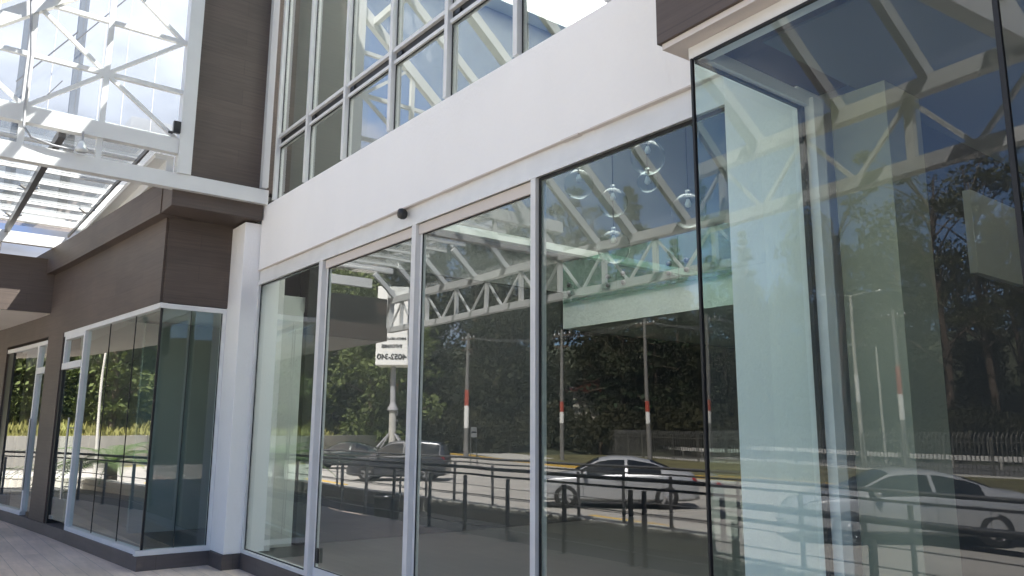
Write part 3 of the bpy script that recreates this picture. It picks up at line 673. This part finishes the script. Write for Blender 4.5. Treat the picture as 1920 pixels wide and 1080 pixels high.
def make_car(name, K, paint, label, loc, rz, group=None, simple=False):
    car = empty(name, loc, rz, label, 'car', group)
    n_ = 46; xs_ = [K['L0'] + (K['L1']-K['L0'])*i/(n_-1) for i in range(n_)]
    vs = []; m_ = 20
    for x in xs_:
        sc_ = section(K, x)
        ring = [(x, y, z) for y, z in sc_] + [(x, -y, z) for y, z in sc_[-2:0:-1]]
        vs += ring
    k = len(ring); fs = []
    for i in range(n_-1):
        for j in range(k): fs.append((i*k+j, (i+1)*k+j, (i+1)*k+(j+1)%k, i*k+(j+1)%k))
    fs.append(tuple(range(k))); fs.append(tuple(range((n_-1)*k, n_*k))[::-1])
    bm = bmesh.new()
    bv = [bm.verts.new(v) for v in vs]
    for f in fs: bm.faces.new([bv[i] for i in f])
    bmesh.ops.recalc_face_normals(bm, faces=bm.faces)
    me = bpy.data.meshes.new('tmp'); bm.to_mesh(me); bm.free()
    tmp = bpy.data.objects.new('tmp', me); COL.objects.link(tmp)
    cut = MB()
    for wx in K['wheels']:
        for sgn in (-1, 1):
            R_ = K['r']+.055
            cut.tube([(wx, sgn*.62, K['r']), (wx, sgn*1.1, K['r'])], R_, 28)
    ct = cut.build('tmpcut', 'black')
    bo = tmp.modifiers.new('b', 'BOOLEAN'); bo.operation = 'DIFFERENCE'; bo.object = ct; bo.solver = 'EXACT'
    dg = bpy.context.evaluated_depsgraph_get(); dg.update()
    me2 = bpy.data.meshes.new_from_object(tmp.evaluated_get(dg))
    bpy.data.objects.remove(tmp); bpy.data.objects.remove(ct)
    me2.materials.clear(); me2.materials.append(M[paint])
    for p in me2.polygons: p.use_smooth = True
    me2.set_sharp_from_angle(angle=math.radians(38)) if hasattr(me2, 'set_sharp_from_angle') else None
    body = bpy.data.objects.new('body', me2); COL.objects.link(body); body.parent = car
    def surf(x, t, side=1, off=.008):   # t in ring index units 0..10 on one side
        sc_ = section(K, x); i = min(int(t), 9); fr = t-i
        y = sc_[i][0]+(sc_[i+1][0]-sc_[i][0])*fr; z = sc_[i][1]+(sc_[i+1][1]-sc_[i][1])*fr
        dy_ = sc_[i+1][0]-sc_[i][0]; dz_ = sc_[i+1][1]-sc_[i][1]; l = math.hypot(dy_, dz_) or 1
        return (x, side*(y + dz_/l*off), z - dy_/l*off)
    def patch(nm, m, xa, xb_, ta, tb_, sides=(1,), nx=8, nt_=4, off=.008):
        mb = MB()
        for sgn in sides:
            g_ = [[surf(xa+(xb_-xa)*i/nx, ta+(tb_-ta)*j/nt_, sgn, off) for j in range(nt_+1)] for i in range(nx+1)]
            v_ = [p for row in g_ for p in row]; f_ = [(i*(nt_+1)+j, (i+1)*(nt_+1)+j, (i+1)*(nt_+1)+j+1, i*(nt_+1)+j+1) for i in range(nx) for j in range(nt_)]
            mb.add(v_, f_, True)
        return mb.build(nm, m, car)
    # windows
    def topglass(nm, xa, xb_):
        mb = MB(); nx = 8; cols = [7.15,8,9,10]; g_ = []
        for i in range(nx+1):
            x = xa+(xb_-xa)*i/nx
            row = [surf(x, t, 1, .010) for t in cols] + [surf(x, t, -1, .010) for t in cols[-2::-1]]; g_.append(row)
        kk = len(g_[0]); v_ = [p for r_ in g_ for p in r_]; f_ = [(i*kk+j,(i+1)*kk+j,(i+1)*kk+j+1,i*kk+j+1) for i in range(nx) for j in range(kk-1)]
        mb.add(v_, f_, True); mb.build(nm, 'carglass', car)
    topglass('windshield', K['roof'][1]+.06, K['cab'][1]-.05); topglass('rear_window', K['cab'][0]+.08, K['roof'][0]-.04)
    a, b_ = K['sidewin']
    for sgn in (1,-1):
        patch('side_window', 'carglass', K['pil']+.04, b_, 5.14, 6.80, (sgn,), 12)
        patch('side_window', 'carglass', a, K['pil']-.04, 5.14, 6.80, (sgn,), 12)
    for sgn in (1,-1):
        patch('headlight', 'headg', K['L1']-.52, K['L1']-.09, 4.0, 6.2, (sgn,), 5, 3, .006)
        patch('tail_light', 'redlamp', K['L0']+.03, K['L0']+.20, 3.9, 4.9, (sgn,), 5, 3, .006)
        mb = MB(); mx0 = K['sidewin'][1]-.12; yw = smooth_keys(K['wd'], mx0); zb_ = smooth_keys(K['belt'], mx0)
        mb.lathe([(0,-.10),(.05,-.09),(.085,-.03),(.085,.05),(.06,.08),(0,.085)], (0,0,0), 12, 'y')
        mr = mb.build('mirror', paint, car); mr.location = (mx0, sgn*(yw+.09), zb_+.09); mr.scale = (.8,1,.85)
        mb = MB(); mb.box(K['pil']+.12, K['pil']+.28, sgn*(smooth_keys(K['wd'],0)+.0)-.012, sgn*(smooth_keys(K['wd'],0)+.0)+.018, zb_-.12, zb_-.09)
        mb.box(K['pil']-.82, K['pil']-.66, sgn*(smooth_keys(K['wd'],-.9)+.0)-.012, sgn*(smooth_keys(K['wd'],-.9)+.0)+.018, zb_-.11, zb_-.08)
        mb.build('door_handle', paint, car)
        mb = MB()
        for xx in (K['sidewin'][1]-.06, K['pil'], K['pil']-.98):
            pts_ = [surf(xx, t, sgn, .003) for t in (2.2,3,4,5.0)]
            mb.tube(pts_, .005, 4)
        mb.build('door_seam', 'black', car)
    mb = MB(); x = K['L1']
    mb.box(x-.20, x+.004, -.30,.30, .30,.40).box(x-.20,x-.035,-.26,.26,.52,.60); mb.build('grille', 'black', car, bevel=.01)
    MB().box(K['L0']-.02, K['L0']+.03, -.26,.26, .62,.75).build('licence_plate', 'whitep', car)
    MB().box(K['wheels'][0]-.2, K['wheels'][1]+.2, -.7,.7, .18,.30).build('underbody', 'black', car)
    r_ = K['r']
    for wx in K['wheels']:
        for sgn in (-1,1):
            wc = (wx, sgn*.80, r_)
            whl = MB().lathe([(r_*.62,-.105),(r_*.93,-.105),(r_,-.06),(r_,.06),(r_*.93,.105),(r_*.62,.105)], (0,0,0), 28, 'y').build('wheel', 'tyre', car, loc=wc)
            rm = MB(); rm.lathe([(r_*.62,.10*sgn),(r_*.64,.085*sgn),(r_*.60,.02*sgn),(r_*.60,-.1*sgn)], (0,0,0), 28, 'y'); rm.lathe([(0,.09*sgn),(.07,.085*sgn),(.075,.04*sgn)], (0,0,0), 14, 'y')
            for q in range(5):
                a_ = q*2*PI/5 + .3
                rm.beam((.05*math.cos(a_), .07*sgn, .05*math.sin(a_)), (r_*.62*math.cos(a_), .07*sgn, r_*.62*math.sin(a_)), .075, .03, up=(0,1,0))
            rm.build('rim', 'rim', whl)
            MB().lathe([(0,.0),(r_*.6,.0)], (0,0,0), 20, 'y').build('brake_disc', 'steel_dark', whl)
    return car
def park(name, K, paint, label, front, rear, group=None):
    fx, fy = front; rx_, ry = rear; rz = math.atan2(fy-ry, fx-rx_)
    cx = (fx+rx_)/2; cy = (fy+ry)/2
    mid = (K['wheels'][0]+K['wheels'][1])/2
    loc = Vector((cx, cy, LOT+.004)) - Vector((math.cos(rz)*mid, math.sin(rz)*mid, 0))
    return make_car(name, K, paint, label, loc, rz, group)
GC = 'cars parked in the lot'
s1_ = park('parked_car', SEDAN, 'silver', 'silver sedan mirrored in the fixed pane beside the sliding doors', (-17.7,-8.9), (-15.8,-10.95), GC)
c2 = park('parked_car', SEDAN, 'silver', 'silver sedan mirrored large in the right bay window', (-10.55,-9.9), (-8.9,-12.15), GC)
c3 = park('parked_car', SUV, 'graphite', 'dark grey off-roader with red tail lamp mirrored in the sliding door', (-31.6,-9.8), (-29.8,-11.8), GC)
c4 = park('parked_car', SEDAN, 'greenblack', 'dark green sedan parked to the left of the dark grey off-roader', (-42.2,-12.5), (-40.4,-14.6), GC)
c5 = park('parked_car', SUV, 'carwhite', 'white car far away on the road behind the fence', (-66,-44.5), (-63.4,-43.4), GC)
c5.location.z = LOT+.05
c6 = park('parked_car', SUV, 'carwhite', 'white vehicle mirrored in the second storefront at the far left', (-33,-2.9), (-35.5,-2.2), GC)

# ------------------------------------------------------------------ fence, wall, poles, sign
fn = empty('metal_fence', (-43,-40,LOT), label='long grey metal bar fence with bent outward tips along the verge', cat='fence')
fpts = [(-78,-54),(-43,-40),(-10,-38),(18,-37)]
mb = MB(); rails = MB(); posts = MB()
for (a, b_) in zip(fpts, fpts[1:]):
    A = Vector((*a,0)); B_ = Vector((*b_,0)); d_ = (B_-A); ln = d_.length; d_.normalize()
    nn = Vector((d_.y,-d_.x,0))
    q = 0.
    while q < ln:
        p = A + d_*q; zb_ = LOT+.1
        mb.beam(p+Vector((0,0,zb_)), p+Vector((0,0,zb_+1.85)), .045, .045); mb.beam(p+Vector((0,0,zb_+1.85)), p+nn*.22+Vector((0,0,zb_+2.15)), .045, .045)
        q += .24
    for z in (.25,1.65): rails.beam(A+Vector((0,0,LOT+.1+z)), B_+Vector((0,0,LOT+.1+z)), .05, .06)
    q = 0.
    while q < ln:
        p = A+d_*q; posts.beam(p+Vector((0,0,LOT)), p+Vector((0,0,LOT+2.0)), .09,.09); q += 2.6
for m_, nm, mt in ((mb,'bars','fence'),(rails,'rail','fence'),(posts,'post','fence')):
    o = m_.build(nm, mt, fn); o.matrix_parent_inverse = Matrix.Translation(fn.location).inverted()
    if nm == 'bars': o['kind'] = 'stuff'
gr = empty('guard_rail', (-43,-52,LOT), label='white guard rail running along the road behind the fence', cat='guard rail')
gp = [(-90,-68),(-43,-46.5),(-10,-44),(18,-43)]
mb = MB(); pp = MB()
for (a, b_) in zip(gp, gp[1:]):
    A = Vector((*a,LOT+.75)); B_ = Vector((*b_,LOT+.75)); mb.beam(A, B_, .06, .30)
    for i in range(int((B_-A).length/3)):
        p = A+(B_-A).normalized()*i*3; pp.beam(p-Vector((0,0,.75)), p, .1, .1)
for m_, nm, mt in ((mb,'rail','whitep'),(pp,'post','concrete')):
    o = m_.build(nm, mt, gr); o.matrix_parent_inverse = Matrix.Translation(gr.location).inverted()
rw = MB(); wp = [(-43,6),(-45,-7),(-48.5,-14),(-56,-23.5)]
for (a, b_) in zip(wp, wp[1:]):
    A = Vector((*a,LOT+.85)); B_ = Vector((*b_,LOT+.85)); rw.beam(A, B_, .3, 1.75)
tag(rw.build('retaining_wall', 'wallbeige'), 'low beige retaining wall below the grassy bank', 'wall')

def pole(x, y, h, r, label, bands=None, kind='utility', arms=()):
    p = empty('utility_pole' if kind == 'utility' else 'street_lamp', (x,y,max(LOT, hill_h(x,y))), 0, label, 'pole' if kind == 'utility' else 'street lamp', 'poles along the road' if kind == 'utility' else 'street lamps around the lot')
    MB().tube([(0,0,0),(0,0,h)], r, 10, r*.6).build('pole', 'polec' if kind == 'utility' else 'concrete', p)
    if bands:
        for z0, z1, m_ in bands:
            ra = r + (r*.6-r)*z0/h + .01
            MB().tube([(0,0,z0),(0,0,z1)], ra, 12, ra-.003).build('painted_band', m_, p)
    if kind == 'utility':
        MB().box(-.9,.9,-.05,.05,h-.5,h-.38).box(-.7,.7,-.05,.05,h-1.3,h-1.2).build('crossarm', 'bark', p)
        mb = MB()
        for x_ in (-.8,-.3,.3,.8): mb.lathe([(0,0),(.05,0),(.06,.08),(.03,.16),(0,.16)], (x_,0,h-.38), 8)
        mb.build('insulator', 'lampg', p)
    else:
        for a in arms:
            ex = 1.5*math.cos(a); ey = 1.5*math.sin(a)
            MB().tube([(0,0,h-.05),(ex*.6,ey*.6,h+.12),(ex,ey,h+.16)], .03, 6).build('arm', 'pipe', p)
            lm = MB().lathe([(0,-.06),(.1,-.05),(.14,0),(.08,.06),(0,.07)], (0,0,0), 12).build('lamp_head', 'lampg', p, loc=(ex*1.15,ey*1.15,h+.16)); lm.scale = (2.2,1.2,1)
    return p
band = [(2.7,3.5,'whitep'),(3.5,4.25,'redp')]
pole(-38,-34.5,10,.17,'utility pole with red over white bands mirrored beyond the silver sedan', band)
pole(-50,-27.5,9.5,.20,'utility pole with red over white bands right of the small white banner', [(2.3,4.,'whitep'),(4.,5.2,'redp')])
pole(-43.5,-31.5,9.5,.16,'utility pole with bands mirrored close to the mullion right of the doors', band)
pole(-30,-43.5,10,.19,'utility pole with brown and white bands mirrored behind the car in the right bay', [(3.0,4.6,'whitep'),(4.6,6.4,'redp')])
pole(-60,-27,9.,.14,'thin utility pole with red band left of the tall white sign', [(2.6,4.2,'whitep'),(4.2,6.,'redp')])
pole(-32.3,-42.5,11.2,.16,'double armed street lamp mirrored in the right bay window', [(4.1,5.9,'whitep')], 'lamp', (2.6,-.54))
pole(-68,-40,7.5,.10,'slim street lamp with one head behind the small banner', None, 'lamp', (0.6,))
pole(-33,-5.6,5.6,.07,'slim street lamp beside the palm mirrored in the left bay', None, 'lamp', (-.9,))
pole(-35,-49,8.4,.12,'short street lamp left of the double armed one', None, 'lamp', (2.4,))

for i, (a, b_) in enumerate((((-60,-27,8.1),(-50,-27.5,8.6)),((-50,-27.5,8.6),(-38,-34.5,9.2)),((-38,-34.5,9.2),(-30,-43.5,9.3)))):
    mb = MB()
    for off in (-.6,0,.6):
        p = Vector(a)+Vector((off*.5,off,0)); q = Vector(b_)+Vector((off*.5,off,0)); pts = [p.lerp(q,t/10)-Vector((0,0,1.0*(1-(t/5-1)**2)*.6)) for t in range(11)]
        mb.tube(pts, .018, 4)
    tag(mb.build('power_cable', 'steel_dark'), 'sagging power cables strung between two banded utility poles', 'cable', 'power cables over the verge')
# pylon sign
ps = empty('pylon_sign', (-47.2,-19.5,LOT+.3), math.radians(38), 'tall white box sign on a thick grey post with rental lettering', 'sign')
MB().tube([(0,0,0),(0,0,3.1)], .24, 14).build('post', 'concrete', ps)
MB().lathe([(.25,3.1),(.36,3.14),(.36,3.22),(.19,3.6),(.18,3.7)], (0,0,0), 14).build('collar', 'pipe', ps)
MB().tube([(0,0,3.7),(0,0,6.1)], .18, 14).build('post', 'pipe', ps)
MB().box(-1.05,1.05,-1.05,1.05,6.1,11.4).build('sign_box', 'whitep', ps, bevel=.03)
mb = MB()
for a in (45,135,225,315):
    mb.beam((.3*math.cos(math.radians(a)),.3*math.sin(math.radians(a)),1.6),(1.9*math.cos(math.radians(a)),1.9*math.sin(math.radians(a)),0), .08,.08)
mb.build('brace', 'pipe', ps)
def text(body, size, parent, loc, rot, name='lettering', bold=.012):
    cu = bpy.data.curves.new('t', 'FONT'); cu.body = body; cu.size = size; cu.align_x = 'CENTER'; cu.align_y = 'CENTER'; cu.offset = bold; cu.extrude = .004
    to = bpy.data.objects.new('t', cu); COL.objects.link(to)
    dg = bpy.context.evaluated_depsgraph_get(); dg.update()
    me = bpy.data.meshes.new_from_object(to.evaluated_get(dg)); bpy.data.objects.remove(to)
    me.materials.clear(); me.materials.append(M['ink'])
    o = bpy.data.objects.new(name, me); COL.objects.link(o); o.parent = parent; o.location = loc; o.rotation_euler = rot
    return o
for a in (0, PI/2, PI, -PI/2):
    rot = (PI/2, 0, a)
    off = Vector((math.sin(a), -math.cos(a), 0))*1.065
    text('RENTA DE LOCALES', .21, ps, (off.x,off.y,7.85), rot); text('INFORMES', .30, ps, (off.x,off.y,7.35), rot, bold=.012); text('4052-340', .50, ps, (off.x,off.y,6.65), rot, bold=.02)
bns = empty('banner', (-40,-21.2,LOT), math.radians(52), 'small white banner with one line of dark lettering on the entrance fence', 'banner')
MB().box(-.62,.62,-.02,.02,1.72,2.32).build('sheet', 'whitep', bns)
MB().box(-.67,-.62,-.03,.03,0,2.36).box(.62,.67,-.03,.03,0,2.36).build('stake', 'steel_dark', bns)
text('RENTA DE LOCALES', .11, bns, (0,-.025,2.02), (PI/2,0,0)); 

# small house far in the trees
hs = empty('small_house', (-62,-52,hill_h(-62,-52)), .5, 'small beige house with a low red roof among the far trees', 'house')
MB().box(-4,4,-3,3,-1,2.7).build('wall', 'wallbeige', hs)
MB().add([(-4.4,-3.4,2.7),(4.4,-3.4,2.7),(4.4,3.4,2.7),(-4.4,3.4,2.7),(-4.4,0,4.1),(4.4,0,4.1)], [(0,1,5,4),(2,3,4,5),(0,4,3),(1,2,5)]).build('roof', 'redp', hs)
for x in (-2,1.6): MB().box(x-.5,x+.5,-3.02,-3.0,.9,2.).box(x-.5,x+.5,3.0,3.02,.9,2.).build('window', 'carglass', hs)

# ------------------------------------------------------------------ trees
def leaves(mb, clumps, nper, size, flat=.0):
    for (c, r) in clumps:
        for _ in range(int(nper)):
            while True:
                d = Vector((random.uniform(-1,1), random.uniform(-1,1), random.uniform(-1,1)))
                if .25 < d.length < 1: break
            d = d.normalized()*(random.random()**.4)
            p = c + Vector((d.x*r[0], d.y*r[1], d.z*r[2]))
            a = Vector((random.gauss(0,1), random.gauss(0,1), random.gauss(0,1)+flat)).normalized()
            t = a.orthogonal().normalized(); t.rotate(Matrix.Rotation(random.random()*6.28, 3, a)); b_ = a.cross(t)
            s_ = size*random.uniform(.6,1.3)
            mb.add([p-t*s_-b_*s_*.4, p+t*s_*.1-b_*s_*.6, p+t*s_+b_*s_*.4, p-t*s_*.1+b_*s_*.6], [(0,1,2,3)])
def tree_proto(kind):
    root = empty('tree', (0,0,-500))
    tr = MB(); cr_ = MB()
    if kind == 'broad':
        H_ = 11.; tr.tube([(0,0,-1),(.1,.05,3),(.0,.2,6),(.2,.1,8.5)], .32, 8, .08)
        cl_ = []
        for _ in range(30):
            a = random.random()*6.28; rr = random.uniform(.6,3.5); z = random.uniform(1.2,10.3); f = 1-abs(z-6)/8.
            c = Vector((rr*math.cos(a)*f*1.1, rr*math.sin(a)*f*1.1, z)); q = random.uniform(1.0,1.9); cl_.append((c, (q,q,q*.7)))
            tr.tube([(0,.1,min(z-1.5,7)),c], .09, 5, .03)
        leaves(cr_, cl_, 120, .20, .5); ml = 'leaf_a'
    elif kind == 'dark':
        tr.tube([(0,0,-1),(.1,0,6),(.2,.2,12),(0,.1,16)], .38, 8, .08)
        cl_ = []
        for _ in range(30):
            a = random.random()*6.28; z = random.uniform(1.5,17.5); rr = random.uniform(.4,3.2)*(1-abs(z-9)/11)
            c = Vector((rr*math.cos(a)*1.3, rr*math.sin(a)*1.3, z)); q = random.uniform(1.1,2.1); cl_.append((c, (q,q,q*.75)))
            tr.tube([(0,.1,min(z-1.5,14)),c], .09, 5, .03)
        leaves(cr_, cl_, 105, .24, .4); ml = 'leaf_b'
    elif kind == 'airy':
        tr.tube([(0,0,-1),(.4,0,6),(.1,.5,12),(.6,.1,18)], .30, 8, .05)
        cl_ = []
        for _ in range(26):
            a = random.random()*6.28; z = random.uniform(8,20); rr = random.uniform(.8,4.2)
            c = Vector((rr*math.cos(a), rr*math.sin(a), z)); q = random.uniform(.7,1.5); cl_.append((c, (q*1.2,q*1.2,q*.6)))
            tr.tube([(.2,.2,min(z-2.5,16)),(c.x*.5,c.y*.5,z-.9),c], .08, 5, .02)
        leaves(cr_, cl_, 130, .14, .3); ml = 'leaf_d'
    elif kind == 'conifer':
        tr.tube([(0,0,-1),(0,0,10),(0,0,20)], .3, 8, .03)
        cl_ = []; z = 3.
        while z < 20.2:
            R_ = (20.6-z)*.20+.25
            for _ in range(6):
                a = random.random()*6.28; l = R_*random.uniform(.6,1.15)
                cl_.append((Vector((l*.6*math.cos(a), l*.6*math.sin(a), z-l*.15)), (l*.55, l*.55, .30)))
                tr.tube([(0,0,z),(l*math.cos(a),l*math.sin(a),z-l*.25)], .05, 4, .02)
            z += .75
        leaves(cr_, cl_, 26, .19, .8); ml = 'leaf_c'
    else:   # shrub
        tr.tube([(0,0,-.3),(0,.1,1.4)], .09, 6, .04)
        cl_ = [(Vector((random.uniform(-1.3,1.3), random.uniform(-1.3,1.3), random.uniform(.5,2.2))), (.9,.9,.7)) for _ in range(9)]
        leaves(cr_, cl_, 110, .15, .3); ml = 'leaf_e'
    tr.build('trunk', 'bark', root); cr_.build('crown', ml, root)
    return root
PR = {k: tree_proto(k) for k in ('broad','dark','airy','conifer','shrub')}
NAMES = {'broad':'leafy_tree','dark':'dark_tree','airy':'tall_thin_tree','conifer':'conifer','shrub':'shrub'}
LBL = {'broad':('bright green leafy tree on the bank beyond the lot','tree','leafy trees on the bank'),
       'dark':('dark dense tree in the wood across the road','tree','dark trees across the road'),
       'airy':('tall thin tree with an open olive crown and sky showing through','tree','tall thin trees across the road'),
       'conifer':('tall dark conifer standing above the wood against the sky','tree','conifers above the wood'),
       'shrub':('low rounded green shrub at the foot of the bank','shrub','shrubs along the bank')}
def plant(kind, h, r, s):
    a = math.radians(h); x = -8 - r*math.cos(a); y = 3 - r*math.sin(a)
    t = copy_tree(PR[kind]); t.name = NAMES[kind]; t.location = (x, y, hill_h(x,y)); t.rotation_euler[2] = random.random()*6.28
    t.scale = (s*random.uniform(.92,1.1), s*random.uniform(.92,1.1), s)
    l, c, g_ = LBL[kind]; tag(t, l, c, g_)
    return t
# left part: bright hillside trees
for h in [-2,3,8,11.5,14,16.5,19,21.5,24,27,30]:
    k = .5 if h < 10 else 1.
    plant('broad', h+random.uniform(-1,1), random.uniform(54,58), random.uniform(.85,1.1)*k)
    plant('broad', h+random.uniform(-1.5,1.5), random.uniform(60,67), random.uniform(1.0,1.3)*k)
    if h > 10: plant('dark', h+random.uniform(-1.5,1.5), random.uniform(70,80), random.uniform(1.0,1.2))
h = 24.
while h < 46:
    plant('dark', h+random.uniform(-1,1), random.uniform(68,74), random.uniform(1.0,1.2)); plant('dark' if random.random()<.7 else 'airy', h+random.uniform(-1,1), random.uniform(80,90), random.uniform(1.1,1.35)); h += 1.9
while h < 56:
    plant('dark', h+random.uniform(-.6,.6), random.uniform(68,74), random.uniform(.72,.85)); plant('dark', h+random.uniform(-1,1), random.uniform(76,90), random.uniform(.72,.9)); h += 1.9
while h < 112:
    plant('dark' if random.random()<.45 else 'airy', h+random.uniform(-.8,.8), random.uniform(68,75), random.uniform(1.05,1.3)); plant('dark', h+random.uniform(-1,1), random.uniform(78,90), random.uniform(.85,1.1)); h += 2.3
for h, r, s in ((49.2,70,1.3),(46.5,74,1.05),(52.5,72,1.0)): plant('conifer', h, r, s)
h = 24.
while h < 108:
    plant('shrub', h+random.uniform(-.6,.6), random.uniform(63,68), random.uniform(1.2,2.0)); h += 1.9
for h in [130,140,150,160,170,178]: plant('dark', h, random.uniform(50,60), random.uniform(.6,.8))
for k in PR.values():
    for ch in children(k): bpy.data.objects.remove(ch)
    bpy.data.objects.remove(k)

# palm (sago type) in front of the wall
pm = empty('palm_tree', (-27.2,-3.95,LOT), 0, 'small palm with feathered arching fronds mirrored in the left bay', 'palm')
MB().tube([(0,0,0),(0,0,.7)], .16, 10, .13).build('trunk', 'bark', pm)
for k in range(22):
    a = k*2*PI/22 + random.uniform(-.1,.1); el = random.uniform(.25,1.25); ln = random.uniform(1.2,1.6)
    pts = []
    for i in range(8):
        t = i/7; rr = ln*t*math.cos(el*(1-t*.5)); z = .7 + ln*(math.sin(el)*t - .62*t*t)
        pts.append(Vector((rr*math.cos(a), rr*math.sin(a), z)))
    mb = MB(); mb.tube(pts, .012, 4, .004); sd2 = Vector((-math.sin(a), math.cos(a), 0))
    for i in range(1,29):
        t = i/29; j = min(int(t*7),6); p = pts[j].lerp(pts[j+1], t*7-j); d_ = (pts[j+1]-pts[j]).normalized()
        ll = .30*math.sin(PI*min(t+.12,1))+.05
        for sg in (-1,1):
            e = p + (sd2*sg*.85+d_*.5+Vector((0,0,-.1)))*ll
            mb.add([p, p+d_*.03, e], [(0,1,2)])
    mb.build('frond', 'frond', pm)

pm.scale = (1.45,1.45,1.45)
# tall grass on the bank behind the wall (nobody could count it)
mb = MB()
for _ in range(9000):
    h = random.uniform(2,32); r = random.uniform(45 if h<18 else 48, 60); a = math.radians(h); x = -8-r*math.cos(a); y = 3-r*math.sin(a)
    z = hill_h(x,y); hh = random.uniform(.3,.75); q = random.random()*6.28; wx_ = .16*math.cos(q); wy = .16*math.sin(q)
    mb.add([(x-wx_,y-wy,z),(x+wx_,y+wy,z),(x+random.uniform(-.3,.3),y+random.uniform(-.3,.3),z+hh)], [(0,1,2)])
M['strawgrass'] = leaf_mat('straw_grass', (.24, .23, .075), .5)
tag(mb.build('tall_grass', 'strawgrass'), 'tall yellowish grass covering the bank above the wall', 'grass', kind='stuff')

# ------------------------------------------------------------------ render settings
scene.view_settings.view_transform = 'Standard'; scene.view_settings.look = 'None'; scene.view_settings.exposure = 0
c = scene.cycles
c.film_exposure = 5.5; c.max_bounces = 14; c.transparent_max_bounces = 24; c.glossy_bounces = 6; c.diffuse_bounces = 4
c.caustics_reflective = False; c.caustics_refractive = False
